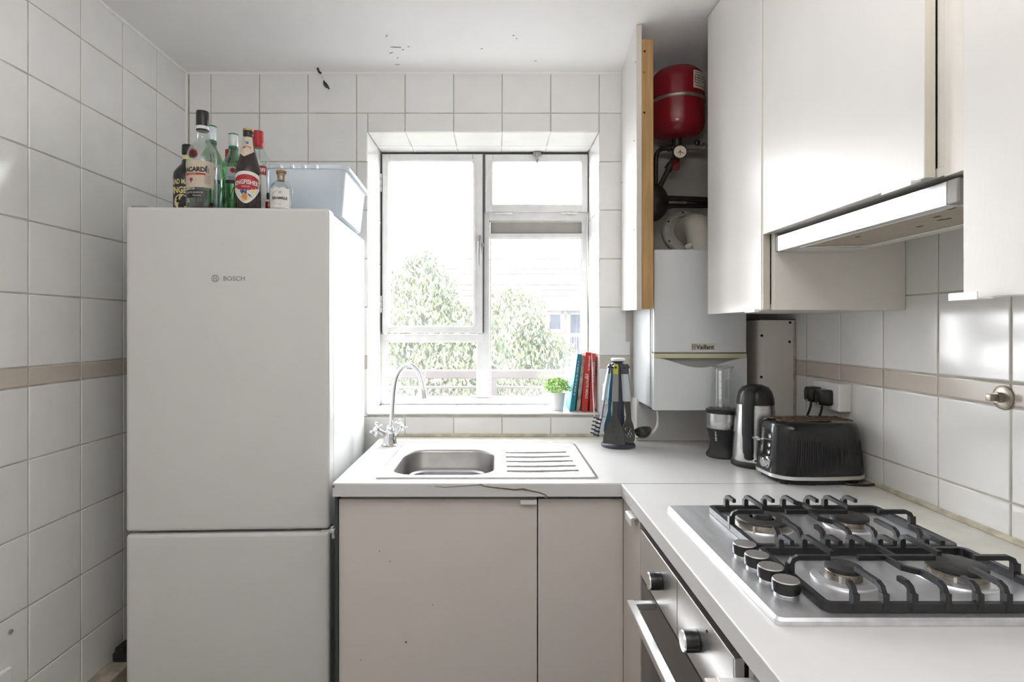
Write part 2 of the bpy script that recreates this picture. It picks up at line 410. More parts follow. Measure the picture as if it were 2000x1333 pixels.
# window wall
b = BM(); y0, y1 = YB + G, YB + .33
box(b, XL - .1, WX0 - G, y0, y1, 0, ZC); box(b, WX1 + G, XR + .1, y0, y1, 0, ZC)
box(b, WX0 - G, WX1 + G, y0, y1, 0, WZ0 - G); box(b, WX0 - G, WX1 + G, y0, y1, WZ1 + G, ZC)
wall_back = struct('wall_back', b, M_GROUT, 'white tiled window wall with grey grout and a beige border')
zrow = [0.79, 0.99, 1.190, 1.2419, 1.4419, 1.6419, 1.8419, 2.0419, 2.2419, ZC - .004]
xcol = [XL + .012] + [-1.1735 + .2 * i for i in range(9)] + [0.556]
lay(wall_back, xcol, zrow, ((1, 0, 0), (0, 0, 1), (0, -1, 0)), (0, YB, 0), band={2}, hole=(WX0, WX1, WZ0 - .011, WZ1))
lay(wall_back, [YB + .004, 2.57, YF], [WZ0] + zrow[2:8] + [WZ1], ((0, 1, 0), (0, 0, 1), (1, 0, 0)), (WX0, 0, 0), joint=.002)
lay(wall_back, [-YF, -2.57, -YB - .004], [WZ0] + zrow[2:8] + [WZ1], ((0, -1, 0), (0, 0, 1), (-1, 0, 0)), (WX1, 0, 0), joint=.002)
lay(wall_back, [WX0, -.3735, -.1735, .0265, .2265, WX1], [-YF, -2.57, -YB - .004], ((1, 0, 0), (0, -1, 0), (0, 0, -1)), (0, 0, WZ1), joint=.002)
lay(wall_back, [WX0, -.3735, -.1735, .0265, .2265, WX1], [YB - .004, YF], ((1, 0, 0), (0, 1, 0), (0, 0, 1)), (0, 0, WZ0), joint=.0015)
b = BM(); box(b, .535, XR, YB - .001, YB + .01, 1.3, ZC); part('cupboard_plaster', b, M_CUPWALL, wall_back)

# left wall
b = BM(); box(b, XL - .1, XL - G, 0.36, YB + .33, 0, ZC)
wall_left = struct('wall_left', b, M_GROUT, 'white tiled wall beside the fridge with a beige border')
b = BM(); box(b, XL - .1, XL, YR, 0.36, 0, ZC); part('painted_plaster', b, M_PLASTER, wall_left)
zl = [.196, .396, .596, .796, .996, 1.196, 1.2496, 1.4496, 1.6496, 1.8496, 2.0496, 2.2496, ZC - .004]
lay(wall_left, [.3814 + .2 * i for i in range(11)][:10] + [YB - .004], zl, ((0, 1, 0), (0, 0, 1), (1, 0, 0)), (XL, 0, 0), band={5})

# right wall
b = BM(); box(b, XR + G, XR + .1, 0.2, YB + .33, 0, ZC)
wall_right = struct('wall_right', b, M_GROUT, 'white tiled splashback wall behind the hob with a beige border')
b = BM(); box(b, XR, XR + .1, YR, 0.2, 0, ZC); part('painted_plaster', b, M_PLASTER, wall_right)
zr = [.914, .990, 1.190, 1.242, 1.442, 1.642, 1.842, 2.042, 2.242, ZC - .004]
lay(wall_right, [-YB + .004] + [-2.2135 + .2 * i for i in range(11)], zr[:6], ((0, -1, 0), (0, 0, 1), (-1, 0, 0)), (XR, 0, 0), band={2})

# boxed ledge at the foot of the left wall
b = BM(); box(b, XL, XL + .072, .2, YB, 0, .2535, .004); struct('trim_1', b, M_LEDGE, 'boxed pipe ledge along the foot of the tiled wall')
# coving-like paint line between tiles and ceiling, corner joint
b = BM(); tube(b, [(XL + .002, .36, ZC - .003), (XL + .002, YB, ZC - .003)], .006, 6); tube(b, [(XL, YB - .001, ZC - .003), (.52, YB - .001, ZC - .003)], .006, 6)
tube(b, [(XL + .003, YB - .003, .9), (XL + .003, YB - .003, ZC)], .006, 6); struct('trim_2', b, M_CEIL, 'white filler bead along tile edges')
b = BM(); tube(b, [(-.466, YB - .003, .915), (.565, YB - .003, .914)], .007, 6); tube(b, [(XR - .003, 2.1, .914), (XR - .003, .2, .914)], .007, 6)
struct('trim_3', b, M_SEAL, 'yellowed sealant bead where tiles meet the worktop', True)

# flakes of paint missing from the ceiling
def flake(px, py, l, w, a):
    bm = BM(); d = 1.0530 * 1131.4 / (641 - py); x = (px - 968.2) * d / 1131.4
    n = 7; top = []; bot = []
    for i in range(n):
        t = i / (n - 1) - .5; ww = w * (1 - (2 * t) ** 2) * random.uniform(.6, 1.2) + .0004
        ux, uy = math.cos(a), math.sin(a)
        top.append((x + ux * t * l - uy * ww, d + uy * t * l + ux * ww)); bot.append((x + ux * t * l + uy * ww, d + uy * t * l - ux * ww))
    prism(bm, top + bot[::-1], ZC - .0012, ZC + .002, 'Z')
    part('paint_flake', bm, M_PEEL, ceiling)
for f in ((773, 92, .042, .0035, .05), (787, 97, .012, .0015, -.8), (764, 103, .02, .002, -.5), (777, 113, .006, .003, 1.4), (755, 70, .022, .0014, -1.1), (798, 91, .008, .002, 0), (776, 126, .02, .0012, 0), (941, 95, .010, .0016, -.5), (1003, 69, .008, .0022, .3), (1009, 75, .008, .0016, 1.3), (1046, 119, .01, .001, 0)): flake(*f)

# ------------------------------------------------------------------ window
win = thing('window_1', 'old white painted metal casement window over the sink', 'window', (-.05, YF, WZ0)); win['kind'] = 'structure'
del win['category']
def rectframe(bm, x0, x1, z0, z1, y0, y1, t, bev=.002):
    l, r, bt, tp = t if isinstance(t, tuple) else (t,) * 4
    box(bm, x0, x0 + l, y0, y1, z0, z1, bev); box(bm, x1 - r, x1, y0, y1, z0, z1, bev)
    box(bm, x0 + l, x1 - r, y0, y1, z0, z0 + bt, bev); box(bm, x0 + l, x1 - r, y0, y1, z1 - tp, z1, bev)
FZ = lambda y: 1.3565 - (y - 641) * 2.68 / 1131.4
FX = lambda x: (x - 968.2) * 2.68 / 1131.4
b = BM()
rectframe(b, WX0, WX1, WZ0, WZ1, YF + .012, YF + .055, (.012, .012, .032, .010))
box(b, FX(932), FX(956), YF, YF + .05, WZ0 + .03, WZ1 - .01, .002)                 # mullion
box(b, WX0 + .006, FX(945), YF - .004, YF + .05, FZ(667), FZ(653), .002)           # transom under the casement
box(b, WX0 - .002, WX0 + .026, YF - .003, YF + .05, WZ0, FZ(653), .002)            # deeper frame around the fixed lights
box(b, FX(955), WX1, YF - .002, YF + .05, FZ(433), FZ(417), .002)
box(b, WX1 - .030, WX1 - .002, YF, YF + .05, WZ0, FZ(417), .002)
box(b, WX0, WX1, YF - .006, YF + .05, WZ0, FZ(777), .003)
part('outer_frame', b, M_WINF, win, world=True)
def pane(x0, x1, z0, z1, y, par):
    bm = BM(); box(bm, x0, x1, y, y + .004, z0, z1); return part('glass_pane', bm, M_PANE, par, world=True)
# side-hung casement
b = BM(); x0, x1, z0, z1 = FX(749), FX(943), FZ(651), FZ(305)
rectframe(b, x0, x1, z0, z1, YF - .012, YF + .022, (FX(763) - x0, x1 - FX(924), FZ(637) - z0, z1 - FZ(320)), .003)
rectframe(b, FX(758), FX(930), FZ(641), FZ(315), YF - .016, YF - .010, (.008, .008, .008, .010), .002)
cas = part('casement', b, M_WINF, win, world=True)
pane(FX(762), FX(925), FZ(638), FZ(319), YF + .006, cas)
b = BM(); hx = FX(937)
box(b, hx - .006, hx + .006, YF - .030, YF - .012, FZ(497), FZ(463), .002); cyl(b, (hx, YF - .014, FZ(481)), (hx, YF - .040, FZ(481)), .008)
tube(b, [(hx, YF - .038, FZ(476)), (hx, YF - .046, FZ(490)), (hx - .002, YF - .044, FZ(505)), (hx - .001, YF - .038, FZ(521))], [.007, .007, .0055, .004], 8)
box(b, hx, hx + .020, YF - .034, YF - .024, FZ(486), FZ(478), .002)
part('handle', b, M_GREY, cas, True, True, label='grey metal cockspur handle')
for za, zb in ((FZ(378), FZ(343)), (FZ(612), FZ(578))):
    b = BM(); xx = x0 - .006
    for k in range(3): cyl(b, (xx, YF - .014, za + (zb - za) * (k / 3 + .01)), (xx, YF - .014, za + (zb - za) * (k / 3 + .31)), .005, seg=10)
    part('hinge', b, M_WINF, cas, True, True)
b = BM(); sqbar(b, [(FX(944.6), YF - .008, FZ(650)), (FX(945.4), YF - .008, FZ(306))], .005, .008, (1, 0, 0)); sqbar(b, [(FX(747.2), YF - .004, FZ(650)), (FX(747.2), YF - .004, FZ(304))], .003, .006, (1, 0, 0))
sqbar(b, [(FX(748), YF - .004, FZ(303.4)), (FX(1146), YF - .004, FZ(303.6))], .003, .005, (0, 0, 1)); sqbar(b, [(FX(1147), YF - .004, FZ(416)), (FX(1147), YF - .004, FZ(304))], .002, .006, (1, 0, 0))
part('opening_gap', b, M_GASKETGAP, win, world=True, label='dark gap around the opening lights')
# top-hung fanlight
b = BM(); x0, x1, z0, z1 = FX(948), FX(1146), FZ(417), FZ(305.5)
rectframe(b, x0, x1, z0, z1, YF - .012, YF + .022, (FX(963) - x0, x1 - FX(1133), FZ(402) - z0, z1 - FZ(320)), .003)
rectframe(b, FX(959), FX(1137), FZ(406), FZ(317), YF - .016, YF - .010, .008, .002)
fan = part('fanlight', b, M_WINF, win, world=True)
pane(FX(962), FX(1134), FZ(403), FZ(319), YF + .006, fan)
b = BM(); hx = FX(1048); box(b, hx - .018, hx + .018, YF - .018, YF - .008, FZ(309), FZ(301), .002); box(b, hx - .006, hx + .006, YF - .028, YF - .014, FZ(318), FZ(302), .002)
ball(b, (hx, YF - .024, FZ(321)), .006, 10); cyl(b, (hx - .012, YF - .024, FZ(307)), (hx + .012, YF - .024, FZ(307)), .004, seg=10)
part('latch', b, M_GREY, fan, True, True, label='grey metal spring latch')
for xa in (968, 1093):
    b = BM()
    for k in range(3): cyl(b, (FX(xa + k * 11), YF - .014, FZ(419.5)), (FX(xa + k * 11 + 10), YF - .014, FZ(419.5)), .005, seg=10)
    part('hinge', b, M_WINF, fan, True, True)
# ventilator strip and the fixed lights
b = BM(); rectframe(b, FX(956), FX(1137), FZ(458), FZ(431), YF + .004, YF + .030, (.003, .003, .003, .004), .0005); part('vent_surround', b, M_GASKETGAP, win, world=True)
b = BM(); box(b, FX(957.5), FX(1135.5), YF + .020, YF + .030, FZ(456), FZ(434), .001); part('vent', b, M_VENT, win, world=True, label='grey ventilator strip')
b = BM(); box(b, FX(955), FX(1138), YF + .000, YF + .040, FZ(465.5), FZ(457.5), .002); part('vent_bar', b, M_WINF, win, world=True)
b = BM(); rectframe(b, FX(957), FX(1136), FZ(777), FZ(465), YF + .008, YF + .022, .006, .001); part('glazing_bead', b, M_WINF, win, world=True)
pane(FX(957), FX(1137), FZ(778), FZ(464), YF + .024, win)
b = BM(); rectframe(b, FX(756), FX(933), FZ(777), FZ(667), YF + .008, YF + .022, .006, .001); part('glazing_bead', b, M_WINF, win, world=True)
pane(FX(756), FX(933), FZ(778), FZ(666), YF + .024, win)

# ------------------------------------------------------------------ fridge
fr = thing('fridge_freezer', 'tall white fridge freezer with two plain doors beside the sink', 'fridge', (-1.1018, 1.7235, 0), R(2.5))
W = .600
def roundslab(bm, x0, x1, y0, y1, z0, z1, r=.012): box(bm, x0, x1, y0, y1, z0, z1, r, 3)
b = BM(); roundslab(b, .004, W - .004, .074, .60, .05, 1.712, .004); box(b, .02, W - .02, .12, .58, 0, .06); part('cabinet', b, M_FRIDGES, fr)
b = BM(); box(b, .010, W - .010, .060, .076, .07, 1.700); part('gasket', b, M_GASKETGAP, fr)
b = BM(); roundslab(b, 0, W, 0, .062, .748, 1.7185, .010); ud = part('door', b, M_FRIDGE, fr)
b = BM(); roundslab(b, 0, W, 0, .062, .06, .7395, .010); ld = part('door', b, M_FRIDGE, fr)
b = BM(); face = lambda cx, cz: (lambda u, v, w: (cx + u, -.0008 - w, cz + v))
text_bm(b, 'BOSCH', .0135, face(.318, 1.505), bold=.02, width=.064)
c = (.262, 1.505)
for i in range(28):
    a0, a1 = 2 * PI * i / 28, 2 * PI * (i + 1) / 28
    q = [(c[0] + r * math.cos(a), -.0008, c[1] + r * math.sin(a)) for r, a in ((.0112, a0), (.0112, a1), (.0094, a1), (.0094, a0))]
    b.faces.new([b.verts.new(p) for p in q])
for x0, x1, z0, z1 in ((-.0052, -.0036, -.0065, .0065), (.0036, .0052, -.0065, .0065), (-.0045, .0045, -.001, .001), (-.0065, .0065, -.0075, -.006), (-.0065, .0065, .006, .0075)):
    b.faces.new([b.verts.new((c[0] + x, -.0008, c[1] + z)) for x, z in ((x0, z0), (x1, z0), (x1, z1), (x0, z1))])
part('logo', b, M_LOGO, ud, label='grey printed maker name and round emblem')
b = BM(); box(b, W - .03, W + .012, .012, .05, .730, .742, .003); box(b, W + .002, W + .012, .018, .042, .712, .742, .002); part('hinge', b, M_WHITEP, fr, label='white middle door hinge')
b = BM(); box(b, .004, .05, .02, .11, 1.7185, 1.7255, .003); part('hinge_cover', b, M_GREY, fr, label='grey hinge cover')
b = BM(); box(b, .01, .03, .045, .06, .738, .750, .002); part('door_stop', b, M_WHITEP, fr)

# plug and foot beside the fridge, low on the ledge
t = thing('extension_plug', 'black plug lying on the ledge in the dark gap beside the fridge', 'plug', (-1.236, 1.93, .2535))
b = BM(); box(b, -.028, .028, -.022, .022, 0, .032, .006); part('body', b, M_BLACKM, t)
b = BM(); box(b, -.016, .016, -.03, .03, .030, .052, .006); part('cap', b, M_BLACKM, t)
b = BM(); tube(b, smooth_path([(0, .02, .04), (.01, .09, .08), (.0, .16, .05), (.01, .24, .01)]), .004); part('cable', b, M_BLACKM, t, True)
t = thing('wall_socket', 'white socket plate low on the tiled wall in front of the fridge', 'socket', (XL, 1.44, .43))
b = BM(); box(b, 0, .012, -.074, .074, -.043, .043, .004); part('plate', b, M_WHITEP, t)
for yy in (-.035, .035):
    for dy, dz, w, h in ((0, .014, .003, .006), (-.011, -.006, .005, .0025), (.011, -.006, .005, .0025)):
        b = BM(); box(b, .011, .0128, yy + dy - w, yy + dy + w, dz - h, dz + h); part('slot', b, M_HOLE, t)
b = BM(); cyl(b, (XL, 1.52, .56), (XL + .006, 1.52, .56), .005, seg=10); single(part('wall_plug', b, M_GREY, None, True), 'small grey wall plug in the tile above the low socket', 'wall plug')

# ------------------------------------------------------------------ storage box on the fridge
t = thing('storage_box', 'milky clear plastic storage box standing on the fridge top', 'box', (-.742, 1.890, 1.7185), R(2.5))
w0, d0, h0 = .236, .345, .168
def rr3(i, z, r): return [(x, y, z) for x, y in rrect(-i, w0 + i, -i, d0 + i, r, 4)]
b = BM(); loops(b, [rr3(-.012, .002, .02), rr3(-.008, .0, .02), rr3(.0, .006, .02), rr3(.016, h0 - .012, .03), rr3(.014, h0 - .012, .028), rr3(-.004, .010, .02)], True, True)
part('tub', b, M_BOX, t, True)
b = BM(); loops(b, [rr3(.014, h0 - .014, .03), rr3(.026, h0 - .014, .04), rr3(.028, h0 - .008, .042), rr3(.026, h0, .04), rr3(.016, h0 + .002, .03), rr3(.012, h0 - .004, .028)])
part('rim', b, M_BOX, t, True)
for k in range(4):
    b = BM(); box(b, .045 + k * .038, .051 + k * .038, -.030, -.014, h0 - .015, h0 - .003, .001); part('rib', b, M_WHITEP, t)

# ------------------------------------------------------------------ bottles
FT = 1.7185
def wrap(cx, cy_, r, z0, a0=0.0):
    return lambda u, v, w: (cx + (r + w) * math.sin(a0 + u / r), cy_ - (r + w) * math.cos(a0 + u / r), z0 + v)
def patch(bm, pl, u0, u1, v0, v1, n=12, vf=None, w=0.0):
    """A sheet bent round the bottle: vf(t) gives (v0, v1) across t = 0..1."""
    cols = []
    for i in range(n + 1):
        t_ = i / n; a, c_ = vf(t_) if vf else (v0, v1); u = u0 + (u1 - u0) * t_
        cols.append((bm.verts.new(pl(u, a, w)), bm.verts.new(pl(u, c_, w))))
    for p, q in zip(cols, cols[1:]): bm.faces.new((p[0], q[0], q[1], p[1]))
    return bm
def disc(bm, pl, u, v, ru, rv=None, w=0.0, n=20):
    rv = rv or ru
    bm.faces.new([bm.verts.new(pl(u + ru * math.cos(2 * PI * i / n), v + rv * math.sin(2 * PI * i / n), w)) for i in range(n)]); return bm
def blob(bm, pl, pts, w=0.0):
    bm.faces.new([bm.verts.new(pl(u, v, w)) for u, v in pts]); return bm
BG = 'bottles on the fridge top'
def bottle(x, y, prof, m, label, cat='bottle', seg=32):
    t = thing('bottle', label, cat, (x, y, FT), 0, BG)
    b = BM(); lathe(b, prof, seg=seg); part('glass', b, m, t, True); return t

# 1 clear white-rum bottle, tallest
H = .311
t = bottle(-.912, 1.802, [(.034, 0), (.042, .002), (.0455, .008), (.0455, .155), (.0435, .175), (.036, .197), (.024, .215), (.0165, .232), (.0155, .262)], M_CLEAR, 'tall clear rum bottle with a black cap and cream label on the fridge')
b = BM(); lathe(b, [(.040, .006), (.0435, .010), (.0435, .022), (.040, .023)]); part('residue', b, M_RUM, t, True)
b = BM(); lathe(b, [(.0172, .250), (.0185, .252), (.0185, .304), (.0175, .311), (.0, .311)]); part('cap', b, M_BLACK, t, True)
b = BM(); lathe(b, [(.0192, .2535), (.0192, .2635)], cap=False); part('cap_band', b, M_LABELW, t, True)
pl = wrap(0, 0, .0460, 0, R(0))
b = BM(); patch(b, pl, -.062, .056, .066, .147, 24); lb = part('label', b, M_LABEL, t, True)
b = BM(); text_bm(b, 'BACARDÍ', .0185, lambda u, v, w: pl(u - .004, v + .122, .0005), bold=.05, width=.078); part('lettering', b, M_INK, lb)
b = BM(); patch(b, pl, -.045, .030, .1035, .1095, 12, w=.0005); part('stripe', b, M_INKR, lb)
b = BM(); text_bm(b, 'SUPERIOR', .0035, lambda u, v, w: pl(u - .008, v + .1065, .0009)); text_bm(b, 'WHITE RUM', .003, lambda u, v, w: pl(u - .008, v + .099, .0005)); part('lettering', b, M_GOLDP, lb)
b = BM(); disc(b, pl, -.012, .0895, .006, .005, .0005); patch(b, pl, -.014, -.010, .080, .088, 3, w=.0005); part('tree_emblem', b, M_INKR, lb)
b = BM()
for u, v, r_ in ((.033, .128, .005), (.037, .122, .004), (.030, .119, .004), (.036, .115, .005)): disc(b, pl, u, v, r_, r_ * 1.2, .0005, 9)
for k in range(7): patch(b, pl, .026, .044, .078 + k * .004, .0795 + k * .004, 4, w=.0005)
part('engraving', b, M_INKG, lb)
b = BM(); disc(b, wrap(0, 0, .0447, 0, R(3)), -.010, .167, .0155, .0155, .0008); part('seal', b, M_INKR, t)
b = BM(); disc(b, wrap(0, 0, .0455, 0, R(3)), -.010, .167, .0105, .0105, .0012); part('seal_bat', b, M_BLACK, t, label='black winged emblem on the red seal')
b = BM(); patch(b, pl, -.045, .034, .034, .058, 16); l2 = part('lower_label', b, M_BLACK, t, True)
b = BM(); text_bm(b, 'CARTA BLANCA', .005, lambda u, v, w: pl(u - .004, v + .050, .0006)); text_bm(b, 'Facundo', .005, lambda u, v, w: pl(u + .006, v + .041, .0006)); part('lettering', b, M_LABELW, l2)

# 2 black spiced-rum bottle
t = bottle(-1.0005, 1.882, [(.034, 0), (.0405, .004), (.0425, .010), (.0425, .125), (.0405, .140), (.030, .156), (.019, .168), (.0155, .185), (.0150, .205)], M_BLKGL, 'squat black rum bottle with yellow skull print by the tiled wall')
b = BM(); lathe(b, [(.0165, .200), (.0175, .202), (.0175, .229), (.016, .2315), (.0, .2315)]); part('cap', b, M_BLACK, t, True)
pl = wrap(0, 0, .0430, 0, R(2))
b = BM(); text_bm(b, "DEAD MAN'S", .017, lambda u, v, w: pl(u, v + .104, .0006), bold=.03, width=.082); text_bm(b, 'FINGERS', .022, lambda u, v, w: pl(u, v + .077, .0006), bold=.04, width=.082); part('lettering', b, M_GOLDP, t)
b = BM(); disc(b, pl, 0, .040, .025, .024, .0006); blob(b, pl, [(-.014, .026), (.014, .026), (.012, .006), (-.012, .006)], .0006); sk = part('skull_print', b, M_GOLDP, t)
b = BM()
for s in (-1, 1): disc(b, pl, s * .010, .042, .0062, .0058, .001, 10)
blob(b, pl, [(-.003, .028), (.003, .028), (0, .034)], .001)
for k in range(-2, 3): patch(b, pl, k * .0045 - .0006, k * .0045 + .0006, .008, .022, 1, w=.001)
part('skull_features', b, M_INK, sk)
b = BM(); lathe(b, [(.0160, .182), (.0157, .196)], cap=False); part('neck_band', b, M_GOLDP, t, True)

# 3, 4 green gin bottles and 5 the red-capped one behind
def gin(x, y, s, label, a):
    t = bottle(x, y, [(.030 * s, 0), (.0345 * s, .004), (.036 * s, .010), (.034 * s, .06 * s), (.036 * s, .155 * s), (.035 * s, .178 * s), (.025 * s, .202 * s), (.0150 * s, .222 * s), (.0130 * s, .252 * s)], M_GREENG, label)
    b = BM()
    for k in range(14):
        q = 2 * PI * k / 14
        tube(b, [((.0352 * s) * math.cos(q), (.0352 * s) * math.sin(q), .012), ((.0340 * s) * math.cos(q + .35), (.0340 * s) * math.sin(q + .35), .06 * s), ((.0352 * s) * math.cos(q + .7), (.0352 * s) * math.sin(q + .7), .10 * s)], .0016, 5)
    part('fluting', b, M_GREENG, t, True)
    b = BM(); lathe(b, [(.0145 * s, .243 * s), (.0155 * s, .245 * s), (.0155 * s, .283 * s), (.014 * s, .285 * s)]); cp = part('cap', b, M_CAPWG, t, True)
    b = BM(); lathe(b, [(.0158 * s, .282 * s), (.0158 * s, .286 * s), (.0, .287 * s)]); part('cap_rim', b, M_GREENP, cp, True)
    b = BM(); lathe(b, [(.0152 * s, .234 * s), (.0158 * s, .238 * s), (.0152 * s, .242 * s)], cap=False); part('neck_ring', b, M_GREENP, t, True)
    pl = wrap(0, 0, .0364 * s, 0, a)
    b = BM(); patch(b, pl, -.022 * s, .022 * s, .118 * s, .166 * s, 10); lb = part('label', b, M_LGREY, t, True)
    b = BM(); disc(b, pl, .002, .154 * s, .0085, .0085, .0006); part('crest', b, M_INKR, lb)
    b = BM(); disc(b, pl, .002, .154 * s, .0045, .0045, .001, 10); part('crest_centre', b, M_INK, lb)
    b = BM(); patch(b, pl, -.022 * s, .022 * s, .110 * s, .121 * s, 10, w=.0006); part('black_band', b, M_INK, lb)
    b = BM()
    for k, wd in enumerate((.026, .018, .022)): patch(b, pl, -wd / 2, wd / 2, .131 * s - k * .004, .1325 * s - k * .004, 6, w=.0006)
    part('small_print', b, M_INKT, lb)
    return t
gin(-.8627, 1.905, .962, 'green gin bottle with white cap next to the brown beer bottle', R(18))
gin(-.975, 1.985, 1.15, 'taller green gin bottle with white cap behind the tall rum bottle', R(30))
t = bottle(-.957, 2.085, [(.028, 0), (.033, .006), (.033, .17), (.026, .195), (.0135, .215), (.0125, .245)], M_CLEAR, 'bottle with a red cap mostly hidden behind the green gin bottles')
b = BM(); lathe(b, [(.0145, .232), (.0155, .235), (.0155, .278), (.0, .280)]); part('cap', b, M_INKR, t, True)

# 6 brown beer bottle
t = bottle(-.7615, 1.782, [(.030, 0), (.035, .003), (.0372, .009), (.0372, .105), (.0355, .128), (.029, .152), (.0215, .178), (.0165, .205), (.0140, .226), (.0140, .238)], M_BROWN, 'dark brown beer bottle with red and white shield label')
b = BM(); lathe(b, [(.0145, .228), (.0150, .230), (.0150, .243), (.0145, .244)]); part('neck_foil', b, M_BLACK, t, True)
b = BM(); lathe(b, [(.0153, .243), (.0158, .245), (.0150, .2495), (.010, .251), (.0, .251)]); part('cap', b, M_CAPGOLD, t, True)
pl = wrap(0, 0, .0377, 0, R(12))
sh = lambda lo, hi, k: (lambda t_: (lo + k * abs(2 * t_ - 1) ** 1.6 * .055, hi - k * abs(2 * t_ - 1) ** 2 * .012))
b = BM(); patch(b, pl, -.044, .044, 0, 0, 24, sh(.014, .112, .8)); lb = part('label', b, M_LABELW, t, True)
b = BM(); patch(b, pl, -.040, .040, 0, 0, 24, lambda t_: (.064 - .010 * (1 - (2 * t_ - 1) ** 2), .102 - .012 * (2 * t_ - 1) ** 2), w=.0006); part('red_panel', b, M_INKR, lb)
b = BM(); text_bm(b, 'KINGFISHER', .014, lambda u, v, w: pl(u, v + .079 - 3.5 * u * u, .0011), bold=.025, width=.076); text_bm(b, 'PREMIUM', .0038, lambda u, v, w: pl(u, v + .065, .0011)); part('lettering', b, M_LABELW, lb)
b = BM(); blob(b, pl, [(-.020, .060), (-.014, .046), (-.004, .036), (.003, .042), (.004, .060), (-.002, .050), (-.008, .058), (-.012, .052)], .0008); blob(b, pl, [(.004, .046), (.014, .040), (.020, .032), (.010, .036)], .0008); bird = part('bird', b, M_INKB, lb, label='blue and orange diving bird printed on the label')
b = BM(); blob(b, pl, [(-.010, .042), (.000, .044), (.006, .038), (.004, .026), (-.006, .020), (-.012, .030)], .0011); part('bird_breast', b, M_INKO, bird)
b = BM(); disc(b, pl, .020, .053, .007, .006, .0008, 9); part('emblem', b, M_GOLDP, lb)
b = BM(); patch(b, pl, -.030, .030, 0, 0, 16, lambda t_: (.0205 + .042 * abs(2 * t_ - 1) ** 1.5, .0235 + .042 * abs(2 * t_ - 1) ** 1.5), w=.0008); part('gold_border', b, M_GOLDP, lb)
b = BM(); n = 16; rz = lambda z: .0215 + (.178 - z) * .19
cols = []
for i in range(n + 1):
    q = -1.25 + 2.5 * i / n; lo = .158 + .020 * (abs(q) / 1.25)
    cols.append([b.verts.new(((rr_ + .0008) * math.sin(q), -(rr_ + .0008) * math.cos(q), z)) for z, rr_ in ((lo, .0215 + max(0, .178 - lo) * .29), (.178, .0215), (.205, .0165), (.222, .0145))])
for p, q in zip(cols, cols[1:]):
    for k in range(3): b.faces.new((p[k], q[k], q[k + 1], p[k + 1]))
nl = part('neck_label', b, M_LABEL, t, True)
b = BM(); pn = wrap(0, 0, .0200, .188, R(12)); disc(b, pn, 0, -.002, .012, .006, .0012); part('neck_badge', b, M_INKR, nl)
b = BM(); blob(b, pn, [(-.008, .022), (-.002, .010), (.006, .012), (.003, .022), (.000, .016)], -.0012); part('neck_bird', b, M_INKT, nl)

# 7 clear vodka bottle with red cap
t = bottle(-.7600, 1.853, [(.028, 0), (.033, .003), (.0345, .008), (.0345, .165), (.033, .182), (.024, .200), (.0145, .214), (.0135, .236)], M_CLEAR, 'clear vodka bottle with a red cap behind the beer bottle')
b = BM(); lathe(b, [(.0145, .214), (.0168, .218), (.0168, .240), (.0160, .242), (.0168, .244), (.0168, .266), (.0, .268)]); part('cap', b, M_INKR, t, True)
pl = wrap(0, 0, .0350, 0, R(10))
b = BM(); patch(b, pl, -.034, .034, .020, .118, 14); lb = part('label', b, M_LABELW, t, True)
b = BM(); patch(b, pl, -.034, .034, .122, .150, 14, w=.0004); lr = part('red_label', b, M_INKR, t, True)
b = BM(); text_bm(b, 'SMIRNOFF', .014, lambda u, v, w: pl(u, v + .136, .001), bold=.03, width=.060); part('lettering', b, M_LABELW, lr)

# 8 short corked gin bottle
t = bottle(-.6685, 1.806, [(.030, 0), (.034, .003), (.0352, .008), (.0352, .068), (.033, .080), (.022, .092), (.0135, .098), (.0125, .112), (.0145, .114), (.0145, .118)], M_CLEAR, 'short clear corked bottle with white label in front of the storage box')
b = BM(); lathe(b, [(.0105, .096), (.0112, .118), (.0155, .119), (.0155, .127), (.0, .128)]); part('cork', b, M_CORK, t, True)
pl = wrap(0, 0, .0357, 0, R(14))
b = BM(); patch(b, pl, -.036, .030, .006, .070, 14, lambda t_: (.006, .070 - .004 * (math.sin(t_ * 9) ** 2))); lb = part('label', b, M_LABELW, t, True)
b = BM(); text_bm(b, 'BRAMBLE', .0085, lambda u, v, w: pl(u - .001, v + .036, .0006), bold=.03, width=.046); part('lettering', b, M_INK, lb)
b = BM()
blob(b, pl, [(-.0048, .0495), (-.0032, .0495), (0, .0530), (.0032, .0495), (.0048, .0495), (.0008, .05375), (.0048, .058), (.0032, .058), (0, .0545), (-.0032, .058), (-.0048, .058), (-.0008, .05375)], .0006); part('cross_mark', b, M_INK, lb)
b = BM(); text_bm(b, '50', .004, lambda u, v, w: pl(u, v + .018, .0006)); part('small_print', b, M_INK, lb)
b = BM(); tube(b, [pl(-.010 + .016 * math.cos(q) * (1 + .1 * math.sin(6 * q)), .038 + .020 * math.sin(q) * (1 + .1 * math.sin(6 * q)), .0006) for q in [R(60 + k * 12) for k in range(20)]], .0004, 4); part('vine_drawing', b, M_INKG, lb)
# 9 miniature
t = bottle(-.7135, 1.822, [(.009, 0), (.0105, .003), (.0105, .034), (.006, .042), (.005, .046)], M_REDG, 'tiny miniature bottle with red liquid and black cap', seg=16)
b = BM(); lathe(b, [(.0066, .044), (.0070, .046), (.0070, .062), (.0, .063)], seg=14); part('cap', b, M_BLACK, t, True)
b = BM(); patch(b, wrap(0, 0, .0108, 0, R(20)), -.010, .010, .034, .040, 6); part('label', b, M_LABELW, t)

